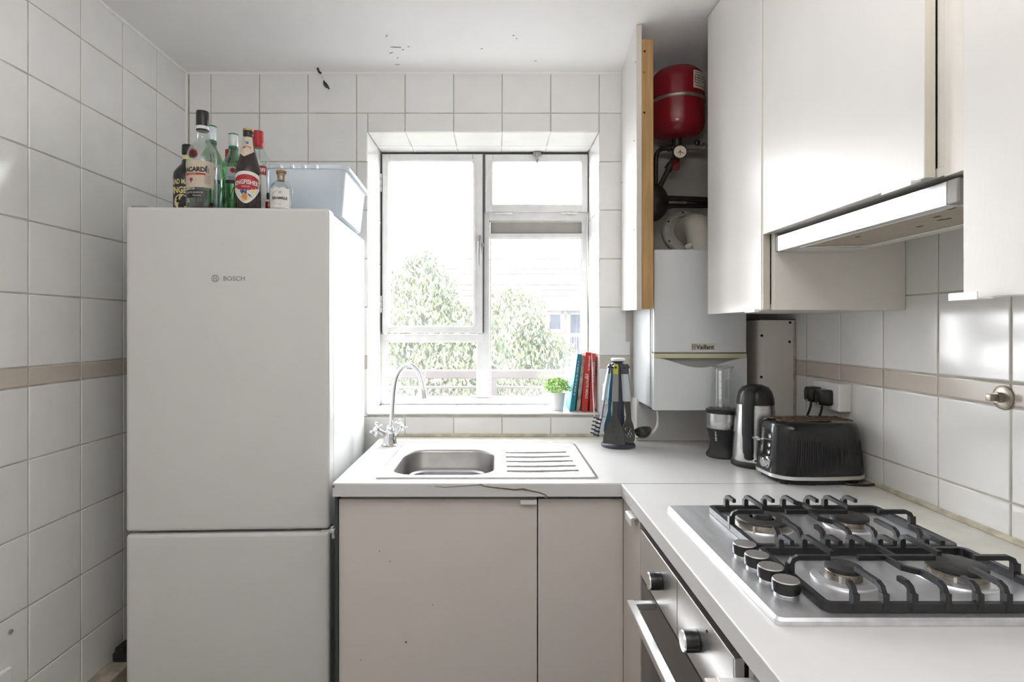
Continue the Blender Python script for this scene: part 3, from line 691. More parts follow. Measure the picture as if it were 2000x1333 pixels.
# ------------------------------------------------------------------ base units and worktops
WT = .910
YW0 = 1.6617      # front edge of the sink worktop
XW0 = .360        # front edge of the hob worktop
wt = thing('worktop', 'white laminate worktop around the sink with a cracked front edge', 'worktop', (-.05, 1.95, WT - .038))
b = BM()
gx = [-.468, -.335, .005, .961]; gy = [YW0, 1.735, 2.130, 2.26]
vv = {(i, j): b.verts.new((x, y, WT)) for i, x in enumerate(gx) for j, y in enumerate(gy)}
fs = [b.faces.new((vv[i, j], vv[i + 1, j], vv[i + 1, j + 1], vv[i, j + 1])) for i in range(3) for j in range(3) if (i, j) != (1, 1)]
ex = bmesh.ops.extrude_face_region(b, geom=fs)
bmesh.ops.translate(b, verts=[v for v in ex['geom'] if isinstance(v, bmesh.types.BMVert)], vec=(0, 0, -.038))
fe = [e for e in b.edges if all(abs(v.co.y - YW0) < 1e-5 and abs(v.co.z - WT) < 1e-5 for v in e.verts)]
bmesh.ops.bevel(b, geom=fe, offset=.003, segments=3, affect='EDGES')
part('slab', b, M_WORK, wt, world=True)
b = BM(); box(b, -.470, .97, 2.2605, YB, WT - .03, WT - .0004, .001); box(b, .9615, XR, 1.665, 2.2605, WT - .03, WT - .0004, .001); part('infill_strip', b, M_INFILL, wt, world=True, label='cream infill strip along the tiles')
b = BM()
for k in range(9): box(b, -.38 + k * .1, -.30 + k * .1, 2.2595, 2.2625, WT - .001, WT + random.uniform(.0002, .0008))
part('strip_joint', b, M_SEAL, wt, world=True)
cr = [(850, 950.5), (868, 952.5), (900, 950), (934, 947.5), (940, 947.3), (946, 950), (962, 952.5), (985, 955), (1005, 957), (1022, 956), (1040, 960), (1055, 963), (1067, 968), (1070, 971)]
cw = [.62 * k for k in [.0006, .0008, .0008, .0012, .0024, .002, .0022, .0032, .003, .0045, .0028, .0026, .0022, .0018]]
b = BM(); top = []; bot = []
for (px, py), w_ in zip(cr, cw):
    x = (px - 968.2) * YW0 / 1131.4; z = 1.3565 - (py - 641) * YW0 / 1131.4
    top.append((x, z + w_)); bot.append((x, z - w_))
for i in range(len(cr) - 1):
    b.faces.new([b.verts.new((p[0], YW0 - .0012, p[1])) for p in (bot[i], bot[i + 1], top[i + 1], top[i])])
    for a, c in ((top[i], top[i + 1]), (bot[i], bot[i + 1])):
        b.faces.new([b.verts.new(p) for p in ((a[0], YW0 - .0012, a[1]), (c[0], YW0 - .0012, c[1]), (c[0], YW0 + .001, c[1]), (a[0], YW0 + .001, a[1]))])
box(b, .138, .150, YW0 - .001, YW0 + .01, WT - .042, WT - .037, .001)
part('crack', b, M_CRACK, wt, world=True, label='brown crack across the front edge')
b = BM(); cyl(b, (-.4655, YW0 + .004, .902), (-.4655, YW0 - .003, .902), .004, seg=12); part('screw', b, M_BRASS, wt, True, True)

wr = thing('worktop', 'white laminate worktop running under the gas hob', 'worktop', (.66, .9, WT - .038))
b = BM(); box(b, XW0, .961, .10, YW0 - .0012, WT - .038, WT, .0028, 3); part('slab', b, M_WORK, wr, world=True)
b = BM(); box(b, .9625, XR, .10, YW0, WT - .03, WT - .0005, .001); part('infill_strip', b, M_INFILL, wr, world=True)
b = BM(); box(b, XW0 + .004, .961, YW0 - .0016, YW0 - .0002, WT - .03, WT - .0010); part('joint_line', b, M_GASKETGAP, wr, world=True, label='dark joint line between the two worktops')

YD = 1.690        # sink unit door face
sc_ = thing('base_cabinet', 'cream base cabinet under the sink, door with small lip handle', 'cabinet', (-.17, YD + .3, 0))
b = BM(); box(b, -.455, .118, YD + .020, 2.24, .15, .165); box(b, -.455, -.439, YD + .020, 2.24, .15, .70); box(b, .102, .118, YD + .020, 2.24, .15, .70); box(b, -.455, .118, 2.225, 2.24, .15, .70); box(b, -.455, .118, YD + .020, YD + .04, .78, .868); part('carcass', b, M_LAM, sc_, world=True)
b = BM(); box(b, -.4575, .1206, YD, YD + .018, .155, .857, .0012); dr = part('door', b, M_LAM, sc_, world=True)
b = BM(); prism(b, [(YD + .002, .859), (YD - .014, .859), (YD - .016, .8575), (YD - .016, .846), (YD - .0145, .846), (YD - .0145, .8565), (YD + .002, .8565)], .072, .119, 'X'); part('handle', b, M_ALUW, dr, world=True, label='pale metal lip handle')
b = BM()
for px, py in ((741, 1077), (762, 1097), (793, 1255), (705, 1290), (845, 1182)):
    x = (px - 968.2) * YD / 1131.4; z = 1.3565 - (py - 641) * YD / 1131.4
    cyl(b, (x, YD + .001, z), (x, YD - .0006, z), .0016 if px != 793 else .003, seg=8)
part('stain', b, M_CRACK, dr, world=True, label='small brown marks')
b = BM(); box(b, -.458, .384, YD + .05, YD + .066, 0, .15); part('plinth', b, M_LAM, sc_, world=True)
b = BM(); box(b, -.4665, -.4585, YD - .01, YD + .5, .05, .868); part('gap_shade_strip', b, M_GASKETGAP, sc_, world=True, label='dark strip for the shade in the fridge gap')  # dark strip stands for the shade in the gap beside the fridge

fp = thing('corner_filler_panel', 'narrow cream panel right of the sink cabinet door', 'panel', (.25, YD, 0))
b = BM(); box(b, .1238, .3720, YD, YD + .018, .155, .857, .0012); part('board', b, M_LAM, fp, world=True)
b = BM(); box(b, .126, .372, YD + .018, YD + .04, .12, .868); part('backing_rail', b, M_GASKETGAP, fp, world=True)

XD = .372         # hob run door face
nc = thing('base_cabinet', 'narrow cream corner cabinet between the sink panel and the oven', 'cabinet', (.55, 1.59, 0))
b = BM(); box(b, XD, XD + .018, 1.4935, 1.688, .155, .857, .0012); dr = part('door', b, M_LAM, nc, world=True)
b = BM(); prism(b, [(XD + .002, .8595), (XD - .016, .8595), (XD - .020, .8575), (XD - .020, .838), (XD - .0175, .838), (XD - .0175, .856), (XD + .002, .856)], 1.512, 1.575, 'Y'); part('handle', b, M_ALUW, dr, world=True, label='bright metal lip handle')
b = BM(); box(b, XD + .018, .93, 1.497, 1.513, .1, .868); box(b, XD + .018, .93, 1.513, 2.2, .1, .116); part('carcass', b, M_LAM, nc, world=True)

# ------------------------------------------------------------------ oven
ov = thing('oven', 'built in oven with steel control panel and dark glass door under the hob', 'oven', (.66, 1.2, .15))
b = BM(); box(b, XD, XD + .0185, .905, 1.4915, .7215, .8395, .002); part('control_panel', b, M_ALU, ov, world=True)
b = BM(); box(b, XD + .0185, .93, .915, 1.485, .16, .836); part('casing', b, M_GASKETGAP, ov, world=True)
b = BM(); box(b, XD + .002, XD + .018, .906, 1.4905, .19, .716, .003); dr = part('door', b, M_OVENG, ov, world=True, label='dark glass oven door')
b = BM(); box(b, XD + .0015, XD + .004, .907, 1.4895, .7165, .7205); part('door_top_strip', b, M_GASKETGAP, ov, world=True)
hz = .7035
b = BM(); sqbar(b, [(.319, .965, hz), (.319, 1.372, hz)], .018, .018, (1, 0, 0))
for yy in (1.363, 1.02): sqbar(b, [(.319, yy, hz), (XD + .004, yy, hz)], .016, .016, (0, 0, 1))
bmesh.ops.bevel(b, geom=list(b.edges), offset=.0015, segments=1, affect='EDGES'); part('handle', b, M_ALU, dr, world=True, label='satin metal bar handle')
b = BM(); box(b, XD + .0006, XD + .0014, 1.0, 1.39, .30, .62); part('inner_window', b, M_BLACKG, dr, world=True)
def knobx(y, z, par):
    bm = BM(); lathe(bm, [(.0155, 0), (.0195, .001), (.0195, .024), (.0185, .027)], c=(XD, y, z), seg=28, mtx=frame_to((-1, 0, 0))); k = part('knob', bm, M_BLACK, par, True, True)
    bm = BM(); lathe(bm, [(.0190, .0262), (.0182, .0288), (.0, .0288)], c=(XD, y, z), seg=28, mtx=frame_to((-1, 0, 0))); part('knob_cap', bm, M_ALU, k, True, True, label='satin metal face of the knob')
knobx(1.306, .7855, ov); knobx(1.068, .779, ov)
b = BM(); box(b, XD - .0006, XD + .001, 1.187, 1.1885, .7225, .8385); part('panel_seam', b, M_LOGO, ov, world=True)
b = BM(); cyl(b, (XD, 1.02, .822), (XD - .0012, 1.02, .822), .0025, seg=10); part('indicator_lamp', b, M_HOLE, ov, world=True)
# drawer unit nearer the camera, slightly pulled out
du = thing('drawer_unit', 'base drawer unit next to the oven, its top drawer slightly pulled out', 'cabinet', (.66, .6, .15))
b = BM(); box(b, XD + .02, .93, .305, .321, .1, .868); box(b, XD + .02, .93, .881, .897, .1, .868); box(b, .915, .93, .321, .881, .1, .868); box(b, XD + .02, .93, .321, .881, .1, .116); part('carcass', b, M_LAM, du, world=True)
b = BM(); box(b, .318, .336, .306, .885, .68, .822, .0015); d1 = part('drawer', b, M_LAM, du, world=True)
b = BM(); box(b, .336, .80, .868, .882, .70, .824, .001); box(b, .336, .80, .33, .344, .70, .815, .001); part('drawer_side', b, M_ALUW, d1, world=True, label='pale metal drawer side')
b = BM(); box(b, XD, XD + .018, .306, .896, .155, .672, .0015); part('door', b, M_LAM, du, world=True)

# ------------------------------------------------------------------ sink
sk = thing('sink', 'stainless steel inset sink with one bowl and a ribbed drainer', 'sink', (-.02, 1.96, WT))
ZR = WT + .003
def rl(x0, x1, y0, y1, r, z): return [(x, y, z) for x, y in rrect(x0, x1, y0, y1, r, 7)]
X0, X1, Y0, Y1 = -.357, .304, 1.713, 2.212
b = BM(); loops(b, [rl(X0, X1, Y0, Y1, .012, WT), rl(X0, X1, Y0, Y1, .012, ZR), rl(X0 + .003, X1 - .003, Y0 + .003, Y1 - .003, .010, ZR + .0022), rl(X0 + .012, X1 - .012, Y0 + .010, Y1 - .012, .010, ZR + .0022), rl(X0 + .020, X1 - .020, Y0 + .014, Y1 - .022, .012, ZR - .001), rl(-.328, .0, 1.748, 2.118, .085, ZR - .001)])
part('rim', b, M_STEEL, sk, True, True)
b = BM(); loops(b, [rl(-.328, .0, 1.748, 2.118, .085, ZR - .001), rl(-.324, -.004, 1.752, 2.114, .083, ZR - .004), rl(-.321, -.007, 1.755, 2.111, .08, ZR - .012), rl(-.316, -.012, 1.760, 2.106, .078, WT - .12), rl(-.305, -.023, 1.771, 2.095, .07, WT - .143), rl(-.28, -.048, 1.796, 2.07, .05, WT - .150)], False, True)
part('bowl', b, M_BOWL, sk, True, True)
b = BM(); lathe(b, [(.033, 0), (.035, .002), (.022, .003), (.018, -.001), (.0, -.001)], c=(-.164, 1.93, WT - .150)); part('waste', b, M_CHROME, sk, True, True)
for k, (yy, xa, xb) in enumerate(((2.062, .034, .252), (1.992, .034, .255), (1.925, .034, .257), (1.857, .034, .258), (1.795, .034, .258))):
    b = BM(); tube(b, smooth_path([(xa, yy, ZR), (xa + .09, yy - .004, ZR + .0008), (xb, yy + .007, ZR)], 5), .0032, 6); part('rib', b, M_BOWL, sk, True, True)
wb = thing('washing_up_tub', 'grey steel tub with rounded corners sitting inside the sink bowl', 'tub', (-.165, 1.92, WT - .150))
b = BM(); q = lambda i, z, r: rl(-.292 + i, -.040 - i, 1.778 + i, 2.052 - i, r, z)
loops(b, [q(.02, WT - .149, .04), q(.008, WT - .140, .05), q(.0, WT - .066, .055), q(-.004, WT - .062, .06), q(-.002, WT - .0595, .058), q(.003, WT - .063, .055), q(.012, WT - .136, .05), q(.024, WT - .145, .04)], True, True); part('shell', b, M_TUB, wb, True, True)
b = BM(); tube(b, [(x, y, WT - .060) for x, y in rrect(-.296, -.036, 1.774, 2.056, .06, 7)] + [(-.036, 1.996, WT - .060)], .0022, 6); part('rolled_rim', b, M_TUB, wb, True, True)

# tap
tp = thing('mixer_tap', 'chrome swan neck mixer tap with cross head handles', 'tap', (-.402, 2.205, WT))
b = BM(); lathe(b, [(.030, 0), (.030, .004), (.026, .007), (.025, .012), (.0215, .030), (.0225, .045), (.018, .054), (.012, .060), (.010, .075)]); part('body', b, M_CHROME, tp, True)
b = BM(); lathe(b, [(.034, 0), (.033, .003), (.028, .004)]); part('flange', b, M_BRASS, tp, True)
b = BM(); sp = smooth_path([(.003, 0, .055), (.008, -.002, .12), (.014, -.010, .19), (.024, -.020, .250), (.040, -.028, .285), (.064, -.038, .306), (.090, -.050, .307), (.113, -.060, .287), (.130, -.075, .245), (.1375, -.087, .212)], 5)
tube(b, sp, .0088, 14); part('spout', b, M_CHROME, tp, True)
b = BM(); cyl(b, (.136, -.085, .220), (.1405, -.092, .188), .0108, .0112, 16); part('nozzle', b, M_CHROME, tp, True)
b = BM(); lathe(b, [(.013, .058), (.015, .062), (.013, .068), (.011, .072)]); part('collar', b, M_CHROME, tp, True)
for s, ax, cc in ((-1, (-.62, -.60, .50), (-.040, -.030, .062)), (1, (.70, -.25, .60), (.036, -.010, .070))):
    b = BM(); A = frame_to(ax); c = Vector(cc); root = Vector((s * .008, 0, .034))
    cyl(b, root, c, .0095, .0085, 14); lathe(b, [(.011, -.002), (.0125, .004), (.0125, .012), (.008, .017), (.0, .018)], c=c, mtx=A, seg=16)
    h = part('handle', b, M_CHROME, tp, True)
    b = BM()
    for k in range(4):
        d = A @ Vector((math.cos(R(45 + 90 * k + 10 * s)), math.sin(R(45 + 90 * k + 10 * s)), .12)); base = c + (A @ Vector((0, 0, .007)))
        cyl(b, base + d * .008, base + d * .023, .0042, .0034, 10); ball(b, base + d * .0265, .0062, 12)
    part('cross_arm', b, M_CHROME, h, True)

# ------------------------------------------------------------------ gas hob
hb = thing('gas_hob', 'stainless steel four burner gas hob set in the worktop', 'hob', (.677, 1.147, WT))
HX0, HX1, HY0, HY1 = .4205, .932, .866, 1.425
ZH = WT + .011
b = BM(); loops(b, [rl(HX0, HX1, HY0, HY1, .012, WT + .0003), rl(HX0, HX1, HY0, HY1, .012, WT + .007), rl(HX0 + .004, HX1 - .004, HY0 + .004, HY1 - .004, .010, ZH), rl(HX0 + .075, HX1 - .02, HY0 + .02, HY1 - .02, .02, ZH)], True, True); part('plate', b, M_STEELD, hb, True, True)
def burner(x, y, rb, rc, kind):
    bm = BM(); lathe(bm, [(rb, -.0005), (rb * .97, .003), (rb * .74, .006), (rb * .66, .004), (rc * 1.0, .004)], c=(x, y, ZH), seg=32, cap=False); o = part('burner', bm, M_STEELD, hb, True, True)
    bm = BM(); lathe(bm, [(rc * .98, .003), (rc, .005), (rc, .015), (rc * .93, .017)], c=(x, y, ZH), seg=32)
    n = 26
    for k in range(n):
        a = 2 * PI * k / n; u = Vector((math.cos(a), math.sin(a), 0)); p = Vector((x, y, ZH + .0135)) + u * rc
        sqbar(bm, [p - u * .004, p + u * .0012], .0022, .005, (0, 0, 1))
    part('burner_ring', bm, M_BURNAL, o, True, True, label='stained metal flame ring')
    bm = BM()
    if kind == 'wok':
        lathe(bm, [(rc * .45, .017), (rc * .50, .021), (rc * .96, .020), (rc * 1.02, .017)], c=(x, y, ZH), seg=36); part('burner_cap', bm, M_BURN, o, True, True)
        bm = BM(); lathe(bm, [(rc * .36, .014), (rc * .36, .024), (rc * .32, .028), (.0, .0285)], c=(x, y, ZH), seg=24); part('centre_cap', bm, M_BURN, o, True, True)
    else:
        lathe(bm, [(rc * 1.0, .017), (rc * 1.04, .019), (rc * 1.02, .0235), (rc * .9, .0252), (.0, .0256)], c=(x, y, ZH), seg=32); part('burner_cap', bm, M_BURN, o, True, True)
    bm = BM(); cyl(bm, (x - rc * .7, y - rc * .85, ZH), (x - rc * .7, y - rc * .85, ZH + .014), .0025, seg=8); part('spark_plug', bm, M_LABELW, o, world=True)
burner(.585, 1.272, .062, .055, 'wok'); burner(.776, 1.272, .052, .037, 'n'); burner(.603, 1.004, .052, .0285, 'n'); burner(.806, 1.014, .066, .044, 'n')

def grate(y0, y1, wok):
    """Cast pan support: a frame lying on the hob, legs rising from it, fingers reaching in over the two burners."""
    bm = BM(); x0, x1 = .508, .897; zf = ZH + .0075; zt = .960; w = .0078
    fr_ = rrect(x0, x1, y0, y1, .012, 3)
    tube(bm, [(x, y, zf) for x, y in fr_] + [(*fr_[0], zf)], 1.0, 4, ref=(0, 0, 1), sx=.0135 * .7071, sy=.0105 * .7071, rot=PI / 4)
    yc = (y0 + y1) / 2
    def finger(p, d, reach, curl=.012, bend=None):
        p = Vector((p[0], p[1], zf)); d = Vector((d[0], d[1], 0)); side = Vector((-d.y, d.x, 0))
        pts = [p, p + Vector((0, 0, zt - zf - curl)) + d * .001, p + Vector((0, 0, zt - zf - .0035)) + d * (curl * .45), p + Vector((0, 0, zt - zf)) + d * (curl + .001)]
        if bend: pts += [p + d * reach * .45 + Vector((0, 0, zt - zf)), p + d * reach * .62 + Vector((bend, 0, zt - zf))]
        pts += [p + d * reach + Vector((bend or 0, 0, zt - zf))]
        sqbar(bm, pts, w, .0082, side)
        a = p + Vector((0, 0, -.004)); sqbar(bm, [a, p + Vector((0, 0, .022))], w * 1.25, .012, side)
    L, S = .068, .030
    for x, rch in ((.550, S * .55), (.595, L), (.639, S), (.7396, S), (.783, L), (.828, S)):
        finger((x, y0), (0, 1), rch)
        finger((x - .004, y1), (0, -1), .096 if rch == L else .046)
    span = yc - y0
    finger((.690, y0), (0, 1), span, bend=-.018); finger((.680, y1), (0, -1), span, bend=.010)
    finger((x0, yc), (1, 0), .068); finger((x1, yc), (-1, 0), .072)
    sqbar(bm, [(.625, yc, zt), (.757, yc, zt)], w, .0085, (0, 1, 0))
    return part('pan_support', bm, M_IRON, hb, False, True, label='black cast iron pan support')
grate(1.127, 1.372, True); grate(.888, 1.113, False)
for yy in (1.1055, 1.053, 1.0005, .948):
    b = BM(); lathe(b, [(.0175, 0), (.0185, .001), (.0185, .0035), (.0165, .005)], c=(.475, yy, ZH), seg=28); k = part('knob', b, M_CHROME, hb, True, True)
    b = BM(); lathe(b, [(.0200, .0045), (.0215, .006), (.0215, .0215), (.0205, .0235)], c=(.475, yy, ZH), seg=32); part('knob_grip', b, M_BLACK, k, True, True)
    b = BM(); lathe(b, [(.0207, .0232), (.0200, .0248), (.0, .0248)], c=(.475, yy, ZH), seg=32); part('knob_cap', b, M_ALU, k, True, True, label='brushed metal knob top')

# ------------------------------------------------------------------ boiler and the cupboard around it
bo = thing('boiler', 'white wall hung gas boiler with beige trim line over the worktop', 'boiler', (.728, YB, 1.06))
BX0, BX1, BY = .5625, .893, 2.059
b = BM(); box(b, BX0 + .002, BX1 - .002, BY + .030, YB - .004, 1.0655, 1.632, .004); part('casing', b, M_BOILER, bo, world=True)
b = BM(); box(b, BX0, BX1, BY, BY + .026, 1.268, 1.6365, .006, 3); fpn = part('front_panel', b, M_BOILER, bo, world=True)
# lower flap with a smile-shaped hollow under the trim
xc = (BX0 + BX1) / 2; n = 20; zt_ = 1.249
smile = lambda x: zt_ - .034 * max(0, math.cos((x - xc) / (.5 * (BX1 - BX0) - .012) * PI / 2)) ** 1.6
b = BM()
prof = [(BX0 + (BX1 - BX0) * i / n) for i in range(n + 1)]
prism(b, [(BX0, 1.0635), (BX1, 1.0635)] + [(x, smile(x)) for x in reversed(prof)], BY, BY + .026); part('lower_flap', b, M_BOILER, bo, world=True)
b = BM(); prism(b, [(x, smile(x) - .002) for x in prof] + [(BX1, zt_ + .001), (BX0, zt_ + .001)], BY + .016, BY + .024); part('finger_recess', b, M_BOILG, bo, world=True)
b = BM(); box(b, BX0, BX1, BY + .001, BY + .026, zt_, 1.2655, .001); part('trim_strip', b, M_BOILB, bo, world=True, label='beige trim strip')
b = BM(); box(b, BX0 + .003, BX1 - .003, BY + .004, BY + .026, 1.2655, 1.268); part('shadow_gap', b, M_GASKETGAP, bo, world=True)
b = BM(); box(b, .6950, .7785, BY - .0012, BY + .001, 1.2775, 1.3020, .0006); bp = part('name_plate', b, M_EDGE, bo, world=True)
b = BM(); text_bm(b, 'Vaillant', .0165, lambda u, v, w: (.7435 + u, BY - .0020, 1.2890 + v), bold=.025, width=.064); part('lettering', b, M_INK, bp, world=True)
b = BM(); rectframe(b, .6975, .7090, 1.2810, 1.2985, BY - .0020, BY - .0012, .0016, 0); text_bm(b, 'v', .007, lambda u, v, w: (.7032 + u, BY - .0020, 1.2897 + v), bold=.03); part('emblem', b, M_INK, bp, world=True)
b = BM(); box(b, BX0 - .0008, BX0 + .002, BY + .027, BY + .0295, 1.07, 1.632); box(b, BX0 - .0008, BX0 + .002, BY + .050, BY + .0515, 1.07, 1.632); part('side_seam', b, M_LOGO, bo, world=True)
b = BM(); box(b, BX0 + .004, BX1 - .004, BY + .03, YB - .01, 1.0585, 1.0655); part('underside_shade', b, M_GASKETGAP, bo, world=True)  # near-black slab puts the shadow under the boiler into its colour
b = BM(); tube(b, smooth_path([(.598, 2.15, 1.064), (.603, 2.15, 1.02), (.596, 2.15, .985), (.575, 2.17, .955), (.54, 2.22, .935)], 5), .0052, 10); part('drain_pipe', b, M_INFILL, bo, True, True, label='cream plastic drain hose')
# boards boxing in the pipes
b = BM(); box(b, .5565, .9465, 2.290, YB, WT, 1.075, .002); single(part('pipe_boxing', b, M_LAMG, None), 'plain grey white board boxing on the worktop below the boiler', 'panel')
pb = thing('pipe_casing', 'tall cream pipe casing with screw holes between the boiler and tiles', 'panel', (1.01, 2.2, WT))
b = BM(); loops(b, [[(x, y, z) for x, y in ((1.078, 2.086), (.962, 2.086), (.953, 2.090), (.948, 2.098), (.947, 2.11), (.947, 2.383), (1.078, 2.383))] for z in (WT, 1.3845)], True, True); part('board', b, M_LAM2, pb, True, True)
for x, z in ((1.0598, 1.3823), (.9585, 1.3288), (1.0579, 1.3067), (.9567, 1.1795)):
    b = BM(); cyl(b, (x, 2.088, min(z, 1.376)), (x, 2.0852, min(z, 1.376)), .0048, seg=12); part('screw_hole', b, M_HOLE, pb, world=True)
b = BM(); tube(b, [(1.0745, 2.0845, WT + .002), (1.0745, 2.0845, 1.38)], .004, 6); part('sealant', b, M_SEAL, pb, True, True)
b = BM(); box(b, .95, 1.0775, 2.0835, 2.383, 1.3845, 1.388); part('top_gap_shade', b, M_GASKETGAP, pb, world=True)  # dark strip paints the shaded gap up to the wall cabinet

# side board of the boiler cupboard, slightly askew, with its batten
cp = thing('cupboard_side_panel', 'white cupboard side board with pine batten left of the boiler', 'panel', (.50, 2.2, 1.42))
b = BM(); loops(b, [[(.517, YB - .003, z0_), (.488, 2.010, z1_), (.5055, 2.0085, z1_), (.5345, YB - .003, z0_)] for z0_, z1_ in ((1.428, 1.4195), (ZC - .004, ZC - .002))], True, True); part('board', b, M_LAMG, cp, world=True)
b = BM(); loops(b, [[(.488, 2.010, z), (.4882, 2.0075, z), (.5055, 2.0060, z), (.5055, 2.0085, z)] for z in (1.4195, ZC - .002)], True, True); part('edging', b, M_EDGE, cp, world=True, label='cream front edging')
b = BM(); box(b, .5075, .5480, 2.012, 2.075, 1.4235, 2.361, .002); part('batten', b, M_WOOD, cp, world=True, label='orange pine batten')
for z, x in ((2.318, .517), (2.105, .516), (2.245, .5145)):
    b = BM(); cyl(b, (x, 2.013, z), (x, 2.0115, z), .0042 if z != 2.245 else .0022, seg=10); part('screw_hole', b, M_HOLE, cp, world=True)
b = BM()
for y, z in ((2.05, 2.02), (2.05, 1.705), (2.05, 1.545), (2.36, 1.95), (2.03, 2.29)):
    x = .488 + (y - 2.01) * (.029 / .372); b = BM(); cyl(b, (x + .001, y, z), (x - .0012, y, z), .004, seg=10); part('screw', b, M_GREY, cp, True, True)

tk = thing('expansion_tank', 'red round expansion tank with white label high in the open cupboard', 'tank', (.690, 2.205, 2.075))
b = BM(); lathe(b, [(.028, -.002), (.050, .0), (.080, .010), (.096, .030), (.101, .052), (.101, .135), (.101, .205), (.096, .232), (.078, .252), (.045, .263), (.0, .265)], seg=40); part('shell', b, M_RED, tk, True)
b = BM(); lathe(b, [(.1012, .128), (.1045, .131), (.1045, .138), (.1012, .141)], seg=40, cap=False); part('clamp_band', b, M_BRASS, tk, True, label='dull metal clamp band')
pl = wrap(0, 0, .1018, 0, R(0))
b = BM(); patch(b, pl, .030, .104, .158, .222, 12); lb = part('label', b, M_LABEL, tk, True)
b = BM()
for k in range(6):
    patch(b, pl, .036, .036 + random.uniform(.03, .06), .214 - k * .0095, .2165 - k * .0095, 5, w=.0006)
patch(b, pl, .036, .0385, .178, .206, 1, w=.0006); text_bm(b, '8 L', .009, lambda u, v, w: pl(u + .056, v + .1965, .0008), bold=.03); part('print', b, M_INK, lb)
b = BM(); lathe(b, [(.018, -.030), (.018, .004)], seg=16); part('neck', b, M_PIPE, tk, True)

pp = thing('boiler_pipework', 'blackened pipes with valve and joints under the red tank', 'pipes', (.64, 2.25, 1.85))
PX = lambda px, d: (px - 968.2) * d / 1131.4
PZ = lambda py, d: 1.3565 - (py - 641) * d / 1131.4
def P(px, py, d): return (PX(px, d), d, PZ(py, d))
b = BM(); tube(b, smooth_path([P(1322, 272, 2.2), P(1322, 300, 2.2), P(1318, 318, 2.2)], 4), .016, 12); cyl(b, P(1322, 284, 2.2), P(1322, 281, 2.2), .019); part('riser', b, M_PIPE, pp, True, True)
b = BM(); tube(b, smooth_path([P(1320, 289, 2.2), P(1304, 290, 2.21), P(1291, 292, 2.23), P(1283, 300, 2.24), P(1281, 315, 2.25), P(1281, 370, 2.27)], 4), .0085, 10); cyl(b, P(1313, 289, 2.2), P(1304, 290, 2.21), .0125); part('pipe', b, M_PIPE, pp, True, True)
b = BM(); tube(b, [P(1318, 312, 2.2), P(1308, 326, 2.21), P(1286, 370, 2.24)], [.017, .010, .010], 10); cyl(b, P(1312, 320, 2.2), P(1304, 332, 2.21), .0155); part('pipe', b, M_PIPE, pp, True, True)
b = BM(); cyl(b, P(1319, 318, 2.19), P(1321, 327, 2.165), .0145, seg=14); part('valve_cap', b, M_REDP, pp, True, True, label='red valve cap')
b = BM(); lathe(b, [(.0, -.045), (.03, -.042), (.052, -.022), (.058, 0), (.052, .022), (.03, .042), (.0, .045)], c=P(1277, 396, 2.25), mtx=frame_to((.25, -1, 0)) @ Matrix.Diagonal((1, 1.25, 1, 1)), seg=24); part('pump', b, M_PIPE, pp, True, True)
b = BM(); tube(b, [P(1288, 388, 2.26), P(1330, 389, 2.28), P(1470, 395, 2.30)], .0125, 10); part('pipe', b, M_PIPE, pp, True, True)
b = BM(); tube(b, [P(1288, 402, 2.26), P(1330, 402, 2.29), P(1470, 402, 2.32)], .0105, 10); cyl(b, P(1300, 401, 2.26), P(1310, 402, 2.27), .014); part('pipe', b, M_PIPE, pp, True, True)
b = BM(); tube(b, [P(1286, 395, 2.24), P(1340, 396, 2.25)], .005, 8); part('pipe', b, M_BRASS, pp, True, True)
b = BM(); tube(b, [P(1338, 287, 2.2), P(1362, 288, 2.2), P(1400, 289, 2.2)], [.013, .011, .012], 10); cyl(b, P(1373, 288, 2.2), P(1376, 288, 2.2), .018); cyl(b, P(1348, 290, 2.2), P(1348, 281, 2.2), .003); cyl(b, P(1352, 290, 2.2), P(1352, 281, 2.2), .003); part('valve', b, M_BRASS, pp, True, True, label='dull brass valve')
b = BM(); ball(b, P(1362, 279, 2.19), .011, 12, (1, .7, 1)); cyl(b, P(1362, 284, 2.2), P(1362, 280, 2.19), .005); part('valve_knob', b, M_BLACK, pp, True, True)
ga = thing('pressure_gauge', 'round pressure gauge with cream dial under the red tank', 'gauge', P(1328, 297, 2.165))
b = BM(); lathe(b, [(.020, -.016), (.0255, -.010), (.0262, .004), (.0235, .006), (.0228, .003)], mtx=frame_to((-.1, -1, 0)), seg=28); part('case', b, M_BLACK, ga, True)
A = frame_to((-.1, -1, 0))
b = BM(); lathe(b, [(.0232, .0032), (.0, .0034)], mtx=A, seg=28, cap=False); dl = part('dial', b, M_DIAL, ga)
b = BM()
for a, l in ((R(-25), .015), (R(95), .008), (R(200), .010), (R(-90), .013)): tube(b, [A @ Vector((0, 0, .0045)), A @ Vector((l * math.cos(a), l * math.sin(a), .0045))], .0014, 5)
ball(b, A @ Vector((0, 0, .0045)), .0035, 8); part('needle', b, M_INKR, dl)
fl = thing('flue_elbow', 'ivory flue elbow and wall collar on top of the boiler', 'flue', (.778, 2.24, 1.632))
b = BM(); lathe(b, [(.086, 0), (.086, .024), (.080, .030), (.060, .030), (.057, .012)], c=(.766, YB - .002, 1.752), mtx=frame_to((0, -1, 0)), seg=36); col_ = part('wall_collar', b, M_FLUER, fl, True, True, label='dusty grey wall collar')
for a in (150, 215, 95):
    b = BM(); p = Vector((.766 + .074 * math.cos(R(a)), YB - .031, 1.752 + .074 * math.sin(R(a)))); cyl(b, p, p + Vector((0, -.002, 0)), .004, seg=8); part('screw', b, M_HOLE, col_, world=True)
b = BM(); tube(b, smooth_path([(.786, 2.215, 1.634), (.786, 2.215, 1.690), (.785, 2.235, 1.735), (.783, 2.285, 1.755), (.780, 2.383, 1.757)], 5), .052, 24); part('elbow', b, M_FLUE, fl, True, True)
